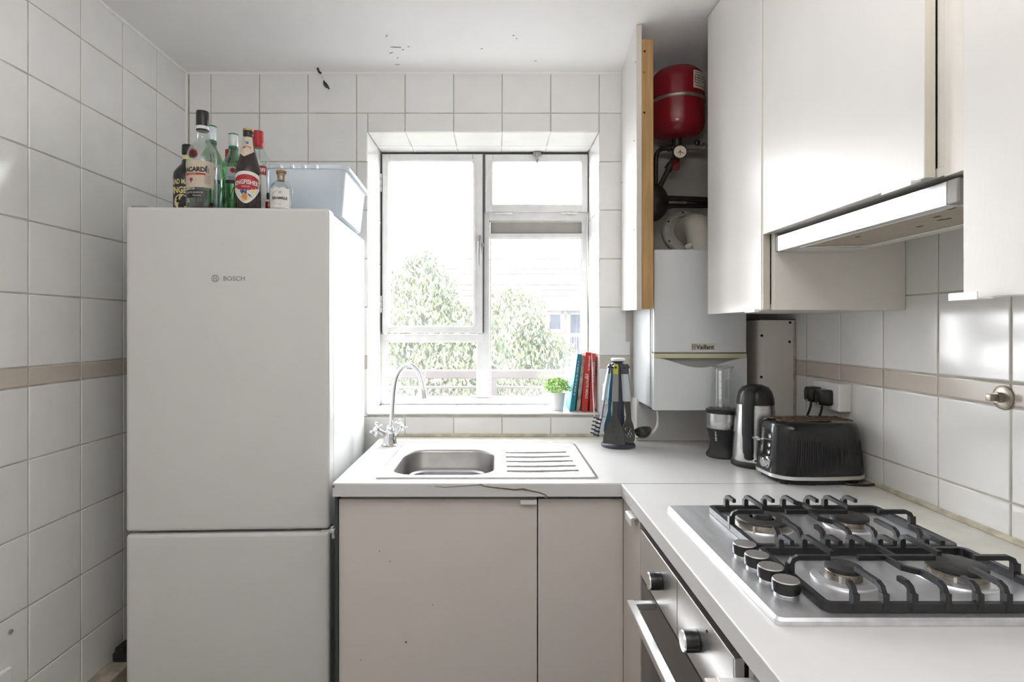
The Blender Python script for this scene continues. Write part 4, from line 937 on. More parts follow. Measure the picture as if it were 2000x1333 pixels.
b = BM(); lathe(b, [(.060, 0), (.060, .030), (.056, .032)], c=(.786, 2.215, 1.633)); part('socket', b, M_FLUE, fl, True, True)
b = BM(); cyl(b, (.722, 2.17, 1.665), (.735, 2.185, 1.650), .013, seg=14); cyl(b, (.735, 2.185, 1.650), (.77, 2.20, 1.65), .009, seg=12); part('test_cap', b, M_FLUE, fl, True, True)
b = BM(); box(b, .715, .90, YB - .006, YB, 1.785, 1.842, .002); part('bracket', b, M_FLUER, fl, world=True)

# ------------------------------------------------------------------ wall cabinets and hood
XC = .711; ZB = 1.402
def lip(x0, y0, y1, z, par, drop=.012):
    bm = BM(); box(bm, x0 - .024, x0 + .002, y0, y1, z - .0025, z + .0005, .0006); box(bm, x0 - .0245, x0 - .022, y0, y1, z - .004, z + drop - .004, .0006); return part('handle', bm, M_ALUW, par, world=True, label='pale metal lip handle')
c1 = thing('wall_cabinet', 'tall cream wall cabinet with closed door between the boiler and hood', 'cabinet', (.90, 1.74, ZB))
b = BM(); box(b, XC, XC + .018, 1.551, 1.943, ZB, ZC - .012, .0015); dr = part('door', b, M_LAMG, c1, world=True)
b = BM(); box(b, XC + .022, XR - .001, 1.524, 1.542, ZB + .002, ZC - .006, .001); part('side_panel', b, M_LAM2, c1, world=True)
b = BM(); box(b, XC + .022, XR - .001, 1.542, 1.942, ZB + .002, ZB + .018); box(b, XC + .022, XR - .001, 1.926, 1.942, ZB + .018, ZC - .006); box(b, XC + .022, XR - .001, 1.542, 1.926, ZC - .02, ZC - .006); box(b, XR - .006, XR - .001, 1.542, 1.926, ZB + .018, ZC - .02); part('carcass', b, M_LAM, c1, world=True)
b = BM(); box(b, XC + .002, XC + .020, 1.544, 1.5505, ZB + .004, ZC - .006); part('edging', b, M_EDGE, c1, world=True)
b = BM(); box(b, XC - .012, XC + .002, 1.566, 1.628, ZB - .003, ZB + .006, .001); part('handle', b, M_ALUW, dr, world=True, label='pale metal lip handle')
ZHD = 1.605
c2 = thing('wall_cabinet', 'short cream wall cabinet above the extractor hood', 'cabinet', (.90, 1.24, ZHD))
b = BM(); box(b, XC, XC + .018, .961, 1.5405, ZHD, ZC - .012, .0015); dr = part('door', b, M_LAMG, c2, world=True)
b = BM(); box(b, XC + .0005, XC + .0178, .9602, .9612, ZHD + .001, ZC - .013); part('door_edging', b, M_EDGE, c2, world=True)
b = BM(); box(b, XC + .022, XR - .001, .945, 1.522, ZHD + .001, ZHD + .017, .001); box(b, XC + .022, XR - .001, .945, .961, ZHD + .017, ZC - .006); box(b, XC + .022, XR - .001, .961, 1.522, ZC - .02, ZC - .006); box(b, XR - .006, XR - .001, .961, 1.522, ZHD + .017, ZC - .02); part('carcass', b, M_LAM2, c2, world=True)
b = BM(); prism(b, [(XC + .003, ZHD), (XC - .014, ZHD - .0005), (XC - .016, ZHD - .009), (XC - .0145, ZHD - .009), (XC - .012, ZHD - .003), (XC + .003, ZHD - .003)], .972, 1.045, 'Y'); part('handle', b, M_ALUW, dr, world=True, label='pale metal lip handle')
b = BM(); box(b, XC + .020, XC + .038, .862, .9445, ZHD - .002, ZC - .004, .001); fpa = single(part('filler_strip', b, M_LAM2, None), 'cream filler strip between the hood cabinet and the nearest wall cabinet', 'panel')
c3 = thing('wall_cabinet', 'cream wall cabinet nearest the viewer above the near worktop end', 'cabinet', (.90, .63, ZB))
b = BM(); box(b, XC, XC + .018, .382, .8815, ZB - .001, ZC - .012, .0015); dr = part('door', b, M_LAMG, c3, world=True)
b = BM(); box(b, XC + .022, XR - .001, .384, .862, ZB + .002, ZB + .018); box(b, XC + .022, XR - .001, .846, .862, ZB + .018, ZC - .006); box(b, XC + .022, XR - .001, .384, .40, ZB + .018, ZC - .006); box(b, XC + .022, XR - .001, .40, .846, ZC - .02, ZC - .006); part('carcass', b, M_LAM, c3, world=True)
b = BM(); box(b, XC - .022, XC + .001, .829, .8815, ZB - .0035, ZB - .0012, .0005); box(b, XC - .0225, XC - .020, .829, .8815, ZB - .0045, ZB + .007, .0006); part('handle', b, M_ALUW, dr, world=True, label='bright metal lip handle')

ho = thing('extractor_hood', 'slim built in cooker hood with silver front over the hob', 'cooker hood', (.84, 1.23, 1.555))
HXF = .735
b = BM(); box(b, HXF, HXF + .022, .945, 1.510, 1.5565, 1.596, .001); part('fascia', b, M_ALU, ho, world=True, label='bright silver front strip')
for ya, yb in ((.921, .945), (1.510, 1.536)):
    b = BM(); box(b, HXF, HXF + .024, ya, yb, 1.5565, 1.597, .003); part('end_cap', b, M_GREY, ho, world=True, label='grey end cap')
b = BM(); box(b, HXF + .024, .938, .923, 1.521, 1.564, 1.602, .002); part('body', b, M_HOODW, ho, world=True)
b = BM(); rectframe2 = [(HXF + .022, .754, .925, 1.519), (.908, .938, .925, 1.519), (.754, .908, .925, .955), (.754, .908, 1.441, 1.519)]
for a in rectframe2: box(b, *a, 1.5565, 1.566, .0008)
part('underside_rim', b, M_HOODW, ho, world=True)
b = BM(); box(b, .756, .906, .957, 1.439, 1.5585, 1.565, .0008); fm = part('filter', b, M_GREASE, ho, world=True, label='beige greasy filter mat')
b = BM(); wz = 1.5568
for a, c in (((.756, .957), (.756, 1.438)), ((.756, 1.438), (.905, 1.405)), ((.905, 1.405), (.905, .957))): tube(b, [(a[0], a[1], wz), (c[0], c[1], wz)], .0018, 6)
part('filter_wire', b, M_WHITEP, fm, True, True)
b = BM()
for x, y in ((.80, 1.05), (.83, 1.08), (.835, 1.07), (.842, 1.15), (.80, 1.28), (.77, .98)): box(b, x - .003, x + .003, y - .007, y + .007, 1.5575, 1.5590, .0005)
part('stain', b, M_CRACK, fm, world=True)

# ------------------------------------------------------------------ things on the right wall
so = thing('double_socket', 'white surface mounted double socket above the toaster', 'socket', (XR, 1.825, 1.1435))
b = BM(); box(b, -.040, 0, -.071, .071, -.043, .043, .004); part('box', b, M_WHITEP, so)
for yy in (-.014, .012):
    b = BM(); box(b, -.0435, -.039, yy - .006, yy + .006, .016, .030, .001); part('rocker_switch', b, M_WHITEP, so)
def plug(y, z, label, dx):
    t = thing('plug', label, 'plug', (XR - .040, y, z), 0, 'black plugs in the double socket')
    b = BM(); loops(b, [[(-d, a, c) for a, c in rrect(-w, w, -h, h, .008, 3)] for d, w, h in ((0, .024, .024), (.010, .025, .025), (dx - .004, .021, .023), (dx, .017, .019))], True, True); part('body', b, M_BLACK, t, True)
    b = BM(); ball(b, (-dx + .001, 0, -.018), .0035, 8, (.5, 1, 1)); part('label_dot', b, M_LABELW, t)
    b = BM(); tube(b, smooth_path([(-dx * .6, 0, -.022), (-dx * .7, 0, -.045), (-dx * .8 - .004, .012, -.09), (-dx * .8, .02, -.16), (-dx * .4, .03, -.232)], 4), .0036, 8); part('cable', b, M_BLACK, t, True)
plug(1.868, 1.143, 'black plug in the far socket outlet with thin cable', .036); plug(1.808, 1.140, 'rounder black plug in the near socket outlet', .034)
b = BM(); lathe(b, [(.026, 0), (.026, .003), (.022, .005), (.014, .006)], c=(XR, 1.23, 1.2085), mtx=frame_to((-1, 0, 0)), seg=20); vs_ = thing('pipe_spindle', 'small square metal spindle stub on a round plate set in the beige tiles', 'valve', (XR, 1.23, 1.2085))
part('flange', b, M_BRASS, vs_, True, True)
b = BM(); lathe(b, [(.011, .004), (.011, .018)], c=(XR, 1.23, 1.2085), mtx=frame_to((-1, 0, 0)), seg=16); box(b, XR - .034, XR - .016, 1.2225, 1.2375, 1.201, 1.216, .002); part('spindle', b, M_BRASS, vs_, True, True)

# ------------------------------------------------------------------ kettle, blender, toaster
kt = thing('kettle', 'brushed steel kettle with black lid and handle behind the toaster', 'kettle', (.847, 1.890, WT))
b = BM(); lathe(b, [(.073, 0), (.075, .003), (.075, .014), (.072, .019)], seg=40); part('base', b, M_BLACKM, kt, True)
b = BM(); lathe(b, [(.0705, .019), (.0705, .026), (.068, .080), (.063, .140), (.0570, .198), (.0565, .200)], seg=44); part('body', b, M_STEEL, kt, True)
b = BM(); lathe(b, [(.0575, .199), (.0575, .206), (.0555, .220), (.050, .240), (.040, .254), (.022, .2615), (.0, .263)], seg=40); part('lid', b, M_BLACK, kt, True)
fx, fy = -.62, -.785
hp = lambda r, z: (fx * r, fy * r, z)
b = BM(); tube(b, smooth_path([hp(.030, .249), hp(.056, .247), hp(.076, .235), hp(.086, .205), hp(.089, .150), hp(.089, .100), hp(.086, .060), hp(.078, .036), hp(.066, .034)], 4), [.5 * k for k in [.030] * 8 + [.032] * 6 + [.031] * 6 + [.028] * 6 + [.024] * 7][:33], 12, ref=(-fy, fx, 0), sx=1.15, sy=.55); part('handle', b, M_BLACKM, kt, True)
b = BM(); ball(b, hp(.062, .2475), .010, 12, (1.2, 1, .5)); part('lid_button', b, M_BLACKG, kt, True)
b = BM(); tube(b, smooth_path([hp(-.05, .205), hp(-.064, .206), hp(-.080, .214)], 3), [.020, .020, .018, .016, .014, .012, .010], 12); part('spout', b, M_STEEL, kt, True)
pk = wrap(0, 0, .0708, .026, R(18) * -1 + R(0))
b = BM(); patch(b, pk, -.014, .012, -.006, .008, 5, w=.0006); bd = part('badge', b, M_CHROME, kt, label='small metal badge')
b = BM(); patch(b, pk, -.010, .008, -.002, .004, 5, w=.0012); part('badge_print', b, M_INK, bd)

bl = thing('blender', 'black and silver personal blender with clear cup in front of the boiler', 'blender', (.790, 2.015, WT))
b = BM(); lathe(b, [(.053, 0), (.056, .004), (.055, .010), (.047, .022), (.0425, .040), (.043, .060), (.049, .085), (.0535, .100)], seg=40); part('base', b, M_BLACKM, bl, True)
b = BM(); lathe(b, [(.0535, .100), (.0555, .103), (.0560, .130), (.0552, .152)], seg=40); part('silver_band', b, M_STEEL, bl, True)
b = BM(); lathe(b, [(.0552, .152), (.0562, .154), (.0562, .163), (.045, .168), (.036, .168)], seg=40); part('collar', b, M_BLACK, bl, True)
b = BM(); lathe(b, [(.0350, .166), (.0352, .170), (.0325, .306), (.0345, .3085), (.0345, .3115), (.0, .312)], seg=36); cup = part('cup', b, M_CUP, bl, True, label='clear plastic cup upside down')
b = BM(); lathe(b, [(.0346, .3085), (.0352, .3095), (.0352, .3118), (.034, .3122)], seg=36, cap=False); part('cup_rim', b, M_GREY, cup, True)
b = BM(); pc = wrap(0, 0, .0345, 0, R(-38)); patch(b, pc, -.004, .006, .175, .300, 3); part('scale_strip', b, M_WHITEP, cup)
b = BM()
for k in range(5): patch(b, pc, -.001, .004, .190 + k * .024, .1915 + k * .024, 2, w=.0006)
part('scale_mark', b, M_INKG, cup)
b = BM(); pn = lambda u, v, w: ((.0505 + .16 * (-u)) * math.sin(R(-48) + v / .05), -(.0505 + .16 * (-u)) * math.cos(R(-48) + v / .05), .075 - u); text_bm(b, 'ninja', .0085, pn, bold=.02, width=.034); part('lettering', b, M_LABELW, bl)

to = thing('toaster', 'glossy black ribbed two slot toaster by the splashback', 'toaster', (.930, 1.722, WT), R(3))
TL, TW = .137, .080                    # half length, half width at the base
def tloop(z, k, kw, r, rib=0.0, n=26):
    """Rounded-rectangle ring, gently bowed on the long sides; rib > 0 presses vertical flutes (7 mm apart) into the sides."""
    a, c = TL * k, TW * kw; pts = []
    nl, ns = 120, 16
    for i in range(nl): pts.append((-a + r + (2 * a - 2 * r) * i / (nl - 1), -c, 1))
    for i in range(1, n): q = -90 + 90 * i / n; pts.append((a - r + r * math.cos(R(q)), -c + r + r * math.sin(R(q)), 1))
    for i in range(ns): pts.append((a, -c + r + (2 * c - 2 * r) * i / (ns - 1), 1))
    for i in range(1, n): q = 90 * i / n; pts.append((a - r + r * math.cos(R(q)), c - r + r * math.sin(R(q)), 1))
    for i in range(nl): pts.append((a - r - (2 * a - 2 * r) * i / (nl - 1), c, 1))
    for i in range(1, n): q = 90 + 90 * i / n; pts.append((-a + r + r * math.cos(R(q)), c - r + r * math.sin(R(q)), 1))
    for i in range(ns): pts.append((-a, c - r - (2 * c - 2 * r) * i / (ns - 1), 0))
    for i in range(1, n): q = 180 + 90 * i / n; pts.append((-a + r + r * math.cos(R(q)), -c + r + r * math.sin(R(q)), 1 if i > n * .35 else 0))
    base = []
    for x, y, on in pts:
        bow = -.014 * (1 - (x / a) ** 2) * (1 if y < 0 else -1) * (abs(y) / c) ** 2
        base.append((x, y + bow, on))
    out = []; s_ = 0.0; m = len(base)
    for i, (x, y, on) in enumerate(base):
        px_, py_, _ = base[i - 1]; nx, ny, _ = base[(i + 1) % m]
        if i: s_ += math.hypot(x - px_, y - py_) / k
        tx, ty = nx - px_, ny - py_; l = math.hypot(tx, ty) or 1
        dpt = rib * (.5 - .5 * math.cos(2 * PI * s_ / .0068)) * on
        out.append((x - ty / l * dpt, y + tx / l * dpt, z))
    return out
b = BM(); loops(b, [tloop(.027, 1.0, 1.0, .048), tloop(.030, .998, .998, .048), tloop(.042, .995, .99, .048, 0.0024), tloop(.085, .975, .965, .048, 0.0028), tloop(.125, .95, .93, .048, 0.0024), tloop(.140, .94, .915, .048, .0004), tloop(.158, .925, .89, .048), tloop(.169, .90, .84, .048), tloop(.1745, .85, .74, .048), tloop(.1760, .80, .66, .035)], True, True); part('body', b, M_BLACKG, to, True)
b = BM(); loops(b, [tloop(.016, .985, .985, .048), tloop(.017, 1.012, 1.015, .050), tloop(.0265, 1.016, 1.02, .050), tloop(.0275, 1.0, 1.0, .048)], True, True); part('trim_band', b, M_ALU, to, True, label='silver band round the base')
b = BM(); loops(b, [tloop(.004, .90, .86, .048), tloop(.017, .97, .97, .048)], True, True)
for sx in (-1, 1):
    for sy in (-1, 1): cyl(b, (sx * .105, sy * .05, 0), (sx * .105, sy * .05, .006), .012, seg=12)
part('foot', b, M_BLACKM, to, True)
for yy in (-.024, .024):
    b = BM(); box(b, -.105, .112, yy - .015, yy + .015, .1745, .1775, .001); sl = part('slot', b, M_CRUMB, to)
    b = BM(); box(b, -.10, .107, yy - .0105, yy + .0105, .1765, .1780); part('slot_opening', b, M_HOLE, sl)
    for k in range(9):
        b = BM(); tube(b, [(-.09 + k * .024, yy - .011, .1782), (-.09 + k * .024, yy + .011, .1782)], .0012, 5); part('wire', b, M_CRUMB, sl)
ex = lambda z: -TL * (1.0 - (z - .03) * .62)
b = BM(); loops(b, [[(ex(z) - d, y + .012, z) for y, z in ((-.007, .045), (.007, .045), (.007, .150), (-.007, .150))] for d in (.000, .004)], True, True); part('lever_track', b, M_CHROME, to, label='chrome lever slot')
b = BM(); box(b, ex(.117) - .028, ex(.117), -.004, .030, .114, .120, .002); part('lever', b, M_CHROME, to, label='chrome lever')
b = BM(); lathe(b, [(.017, 0), (.017, .004), (.014, .006), (.013, .016), (.011, .018), (.0, .0182)], c=(ex(.052) + .001, -.018, .054), mtx=frame_to((-1, 0, 0)), seg=24); part('dial', b, M_CHROME, to, True, label='chrome browning dial')
for z in (.085, .105, .130):
    b = BM(); lathe(b, [(.007, 0), (.007, .003), (.0, .004)], c=(ex(z) + .0005, -.022, z), mtx=frame_to((-1, 0, 0)), seg=16); part('button', b, M_CHROME, to, True)
b = BM(); tube(b, smooth_path([(.11, .05, .006), (.165, .02, .004), (.150, -.075, .004), (.105, -.098, .004), (.06, -.08, .004), (.05, -.04, .006)], 5), .0036, 8); part('cord', b, M_BLACK, to, True)

# ------------------------------------------------------------------ utensil carousel
UC = (.4617, 2.186)
uc = thing('utensil_stand', 'dark grey carousel stand with white top knob holding kitchen utensils', 'utensil stand', (*UC, WT))
b = BM(); lathe(b, [(.061, 0), (.0635, .004), (.0635, .010), (.060, .014), (.030, .020), (.022, .024)], seg=36); part('base', b, M_NAVY, uc, True)
b = BM(); lathe(b, [(.021, .022), (.023, .10), (.021, .22), (.018, .275), (.022, .290), (.022, .302), (.015, .307), (.015, .312), (.024, .322)], seg=28); part('pole', b, M_NAVY, uc, True)
b = BM(); lathe(b, [(.022, .321), (.0255, .324), (.0262, .330), (.024, .333), (.0, .334)], seg=32); part('knob', b, M_WHITEP, uc, True, label='white top knob')
for k, a in enumerate((-114, -62, -8, 50, 115, 186)):
    b = BM(); d = Vector((math.cos(R(a)), math.sin(R(a)), 0)); cyl(b, d * .018 + Vector((0, 0, .297)), d * .042 + Vector((0, 0, .300)), .0036, .0045, 10); part('peg', b, M_BLACK, uc, True)
UG = 'utensils hanging from the carousel stand'
def mapper(a, k=.13, r0=.034, turn=0):
    d = Vector((math.cos(R(a)), math.sin(R(a)), 0)); s = Vector((-math.sin(R(a + turn)), math.cos(R(a + turn)), 0))
    return lambda u, w, o=0.0: d * (r0 + o + k * (-w)) + s * u + Vector((0, 0, .297 + w))
def strip(bm, mp, rows, th, n=1, skip=()):
    """rows of (w, halfwidth, outward offset); a front and a back skin with edges; skip = cells left open as holes."""
    F = []; B = []
    for w, hw, o in rows:
        F.append([bm.verts.new(mp(-hw + 2 * hw * i / n, w, o + th / 2)) for i in range(n + 1)])
        B.append([bm.verts.new(mp(-hw + 2 * hw * i / n, w, o - th / 2)) for i in range(n + 1)])
    for j in range(len(rows) - 1):
        for i in range(n):
            if (j, i) in skip: continue
            bm.faces.new((F[j][i], F[j][i + 1], F[j + 1][i + 1], F[j + 1][i])); bm.faces.new((B[j][i], B[j + 1][i], B[j + 1][i + 1], B[j][i + 1]))
    for j in range(len(rows) - 1):
        for i in (0, n): bm.faces.new((F[j][i], F[j + 1][i], B[j + 1][i], B[j][i]))
    for j in (0, len(rows) - 1):
        for i in range(n): bm.faces.new((F[j][i], F[j][i + 1], B[j][i + 1], B[j][i]))
    return bm
def utensil(a, name, label, grip, top, stem_m, k=.13, turn=0):
    t = thing(name, label, 'utensil', (*UC, WT), 0, UG); mp = mapper(a, k, turn=turn)
    b = BM(); strip(b, mp, [(.014, .004, 0), (.011, .008, 0), (-.004, .0085, 0), (-.022, .0090, 0)], .009); part('hanging_end', b, top, t)
    b = BM(); strip(b, mp, [(-.022, .0090, 0), (-.07, .0105, .001), (-.122, .0115, 0)], .011); part('handle', b, grip, t)
    return t, mp
t, mp = utensil(-114, 'spatula', 'dark olive nylon spatula with lime ended grey handle', M_GREYP, M_LIME, M_OLIVE)
b = BM(); rows = [(-.120, .0095, 0), (-.150, .0088, 0), (-.172, .0095, 0), (-.190, .016, 0), (-.200, .0215, 0), (-.210, .0265, 0), (-.220, .030, 0), (-.230, .0335, 0), (-.240, .036, 0), (-.250, .0385, .001), (-.260, .040, .001), (-.272, .0405, .001), (-.277, .037, .001)]
strip(b, mp, rows, .0035, 15, skip={(j, 7) for j in (3, 5, 7, 9)} ); part('blade', b, M_OLIVE, t)
t, mp = utensil(-62, 'slotted_spoon', 'dark olive slotted spoon with pale grey handle right of the spatula', M_LGREY, M_NAVY, M_OLIVE, turn=-30)
b = BM(); rows = [(-.120, .009, 0), (-.160, .0065, 0), (-.185, .0085, 0), (-.200, .0145, -.002), (-.209, .0180, -.004), (-.218, .0205, -.006), (-.227, .0220, -.007), (-.236, .0225, -.007), (-.245, .0220, -.006), (-.254, .0200, -.004), (-.263, .0165, -.002), (-.270, .009, 0)]
strip(b, mp, rows, .003, 9, skip={(4, 3), (4, 5), (5, 2), (5, 4), (5, 6), (6, 3), (6, 5), (7, 2), (7, 4), (7, 6), (8, 3), (8, 5)}); part('bowl', b, M_OLIVE, t)
t, mp = utensil(-8, 'ladle', 'dark ladle with blue handle on the boiler side of the stand', M_BLUEP, M_NAVY, M_OLIVE, .05)
b = BM(); tube(b, smooth_path([mp(0, -.118), mp(0, -.17, .0), mp(0, -.222, .004), mp(0, -.240, .016)], 4), .0045, 8); part('stem', b, M_OLIVE, t, True)
b = BM(); cc = Vector(mp(0, -.237, .045)); lathe(b, [(.0, -.026), (.018, -.022), (.029, -.010), (.033, .004), (.031, .004), (.027, -.009), (.016, -.020), (.0, -.0235)], c=cc, mtx=Matrix.Rotation(R(-14), 4, 'Y') @ Matrix.Rotation(R(10), 4, 'X'), seg=28); part('bowl', b, M_OLIVE, t, True)
t, mp = utensil(186, 'pasta_fork', 'black toothed pasta fork with pale blue handle on the window side', M_LBLUE, M_NAVY, M_OLIVE, .17)
b = BM(); strip(b, mp, [(-.120, .009, 0), (-.16, .008, 0), (-.185, .012, 0), (-.215, .019, .004), (-.25, .021, .008), (-.258, .015, .009)], .004, 4); part('head', b, M_NAVY, t)
for side in (-1, 1):
    for k in range(5):
        b = BM(); w = -.195 - k * .0145; p = Vector(mp(side * (.014 + .0012 * k), w, .002)); q = Vector(mp(side * (.017 + .0012 * k), w + .006, .025)); cyl(b, p, q, .0034, .0026, 8); part('tooth', b, M_BLACK, t, True)
t, mp = utensil(115, 'serving_spoon', 'teal blue serving spoon hanging at the back of the stand', M_BLUEP, M_NAVY, M_BLUEP)
b = BM(); strip(b, mp, [(-.12, .009, 0), (-.165, .007, 0), (-.19, .012, 0), (-.22, .021, -.003), (-.245, .021, -.003), (-.265, .012, 0)], .003, 3); part('bowl', b, M_BLUEP, t)
t, mp = utensil(50, 'whisk', 'dark whisk with blue handle hanging behind the stand towards the boiler', M_BLUEP, M_NAVY, M_OLIVE, .06)
for k in range(6):
    b = BM(); q = PI * k / 6; tube(b, smooth_path([mp(0, -.12), mp(.018 * math.cos(q), -.18, .018 * math.sin(q)), mp(.022 * math.cos(q), -.225, .022 * math.sin(q)), mp(0, -.262), mp(-.022 * math.cos(q), -.225, -.022 * math.sin(q)), mp(-.018 * math.cos(q), -.18, -.018 * math.sin(q)), mp(0, -.12)], 3), .0012, 5); part('wire', b, M_OLIVE, t, True)
sp = thing('wall_switch', 'white wall switch on the tiles behind the utensil stand', 'switch', (.482, YB, 1.087))
b = BM(); box(b, -.043, .043, -.026, 0, -.043, .043, .004); part('plate', b, M_WHITEP, sp)
b = BM(); box(b, -.008, .008, -.029, -.025, -.012, .012, .002); part('rocker_switch', b, M_WHITEP, sp)

# ------------------------------------------------------------------ on the sill: plant, books, cord
SZ = WZ0 + .0005
pt = thing('potted_plant', 'small bushy green plant in a white pot on the window sill', 'plant', (.261, 2.475, SZ))
b = BM(); lathe(b, [(.0255, 0), (.028, .002), (.0355, .070), (.0370, .076), (.0350, .076), (.033, .066), (.0, .064)], seg=36); part('pot', b, M_POT, pt, True)
b = BM(); lathe(b, [(.0325, .064), (.0, .068)], seg=20, cap=False); part('soil', b, M_CRACK, pt)
b = BM()
for k in range(900):
    a = random.uniform(0, 2 * PI); el = random.uniform(-.12, 1.0); el = math.asin(max(-.3, min(1, el))); rr_ = random.uniform(.60, 1.0)
    c = Vector((.062 * math.cos(a) * math.cos(el) * rr_, .062 * math.sin(a) * math.cos(el) * rr_, .088 + .052 * math.sin(el) * rr_))
    d = Vector((random.gauss(0, 1), random.gauss(0, 1), random.gauss(.4, 1))).normalized(); s = d.cross(Vector((random.random(), random.random(), random.random()))).normalized()
    l, w_ = random.uniform(.006, .011), random.uniform(.0016, .0028)
    b.faces.new([b.verts.new(p) for p in (c - d * l * .5, c + s * w_, c + d * l * .6, c - s * w_)])
part('foliage', b, M_LEAF, pt, kind='stuff')
b = BM()
for k in range(26):
    a = 2 * PI * k / 26; tube(b, [(.01 * math.cos(a), .01 * math.sin(a), .064), (.035 * math.cos(a), .035 * math.sin(a), .092 + .02 * (k % 3))], .0009, 4)
part('stem', b, M_LEAF, pt)

def book(x, y, w, h, dep, tilt, cover, label, name='book'):
    """Spine faces the room; tilt leans it sideways; origin at its lower left front corner."""
    t = thing(name, label, 'book', (x, y, SZ), 0, 'cookbooks on the window sill'); t.rotation_euler = (0, tilt, 0)
    WM[t.name] = Matrix.Translation((x, y, SZ)) @ Matrix.Rotation(tilt, 4, 'Y')
    b = BM(); box(b, 0, w, 0, .003, 0, h, .001); box(b, 0, .0022, .002, dep, 0, h); box(b, w - .0022, w, .002, dep, 0, h); part('cover', b, cover, t)
    b = BM(); box(b, .0022, w - .0022, .003, dep - .004, .003, h - .003); part('pages', b, M_PAGES, t); return t
def spine(t, s, cx, cz, hgt, length, m, bold=.01):
    b = BM(); text_bm(b, s, hgt, lambda u, v, w: (cx + v, -.0006, cz - u), bold=bold, width=length); return part('lettering', b, m, t)
t = book(.3110, 2.430, .0190, .244, .165, R(7.6), M_TEAL, 'teal clothbound book leaning rightward on the window sill')
b = BM(); z = .215
while z > .07:
    l = random.uniform(.006, .016); box(b, .0070, .0115, -.0007, .0002, z - l, z); z -= l + random.uniform(.002, .006)
part('lettering', b, M_LGREY, t, label='illegible pale title')
t = book(.3385, 2.436, .0150, .236, .165, R(5.7), M_BOOKW, 'pale patterned book slanted between the teal and red books')
t = book(.3590, 2.418, .0240, .250, .165, R(3.9), M_BOOKR, 'thick bright red cookbook with big white title')
spine(t, "JAMIE'S", .0165, .205, .0085, .062, M_LABELW, .02); spine(t, '15', .0100, .150, .013, .018, M_LABELW, .03); spine(t, 'MINUTE MEALS', .0150, .105, .0095, .095, M_LABELW, .01)
b = BM(); pl_ = lambda u, v, w: (.0115 + u, -.0007, .014 + v); disc(b, pl_, 0, 0, .006, .006); part('publisher_mark', b, M_GREENP, t)
t = book(.3925, 2.424, .0190, .244, .160, R(1.9), M_BOOKR2, 'coral red paperback nearest the tiled reveal')
spine(t, 'STUDENT EATS', .0105, .165, .0075, .085, M_LABELW, .01)
b = BM(); box(b, .0070, .0115, -.0007, .0002, .055, .095); part('small_print', b, M_INKR, t)
b = BM(); tube(b, smooth_path([(FX(1147) - .004, YF - .02, FZ(424)), (.412, 2.60, 1.75), (.404, 2.50, 1.40), (.4005, 2.405, 1.20), (.402, 2.392, 1.08), (.4045, 2.379, 1.0), (.405, 2.377, .938)], 6), .0021, 6)
single(part('blind_cord', b, M_WHITEP, None, True), 'thin white cord hanging in front of the red books', 'cord')

# torn cable hanging at the ceiling above the window
dc = thing('torn_cable', 'short torn cable dangling from the ceiling above the window tiles', 'cable', (-.72, 2.345, ZC))
b = BM(); tube(b, smooth_path([(-.722, 2.345, ZC + .004), (-.716, 2.345, ZC - .014), (-.706, 2.345, ZC - .022)], 4), .0045, 7); part('stub', b, M_PIPE, dc, True, True)
b = BM(); tube(b, smooth_path([(-.712, 2.345, ZC - .012), (-.701, 2.345, ZC - .036), (-.694, 2.345, ZC - .058)], 4), .0022, 6); part('strand', b, M_EDGE, dc, True, True)
b = BM(); tube(b, smooth_path([(-.696, 2.345, ZC - .052), (-.690, 2.343, ZC - .066), (-.680, 2.342, ZC - .078), (-.672, 2.342, ZC - .086)], 4), [.003, .004, .0055, .0072, .008, .0082, .0080, .007, .006, .0045, .0035, .003, .002], 7); part('taped_end', b, M_OLIVE, dc, True, True)

# ------------------------------------------------------------------ outside the window
b = BM(); box(b, -6, 6, YB + .36, 4.0, -.20, -.02); struct('ground_1', b, M_CONC, 'concrete access balcony outside the window')
b = BM(); box(b, -40, 40, 4.02, 60, -4.2, -4.0); struct('ground_2', b, M_GRASS, 'lawn below the balcony')
rl_ = thing('balcony_railing', 'dark metal balcony railing outside the window', 'railing', (0, 3.9, -.02))
b = BM(); box(b, -3.2, 3.2, 3.87, 3.93, 1.017, 1.075, .008); part('handrail', b, M_RAIL, rl_, world=True)
b = BM(); box(b, -3.2, 3.2, 3.885, 3.910, .948, .964, .003); part('lower_rail', b, M_RAIL, rl_, world=True)
b = BM(); box(b, -3.2, 3.2, 3.885, 3.910, .05, .066, .003); part('bottom_rail', b, M_RAIL, rl_, world=True)
b = BM(); box(b, -.006, .006, -.006, .006, .06, .955); bal = part('baluster', b, M_RAIL, rl_); bal.location = (-3.15, 0, .02)
for k in range(1, 61):
    o = bal.copy(); COL.objects.link(o); o.parent = rl_; o.location = (-3.15 + k * .1035, 0, .02)
for x in (-3.1, -1.55, -.012, 1.5, 3.1):
    b = BM(); box(b, x - .02, x + .02, 3.875, 3.925, -.02, 1.03); part('post', b, M_RAIL, rl_, world=True)

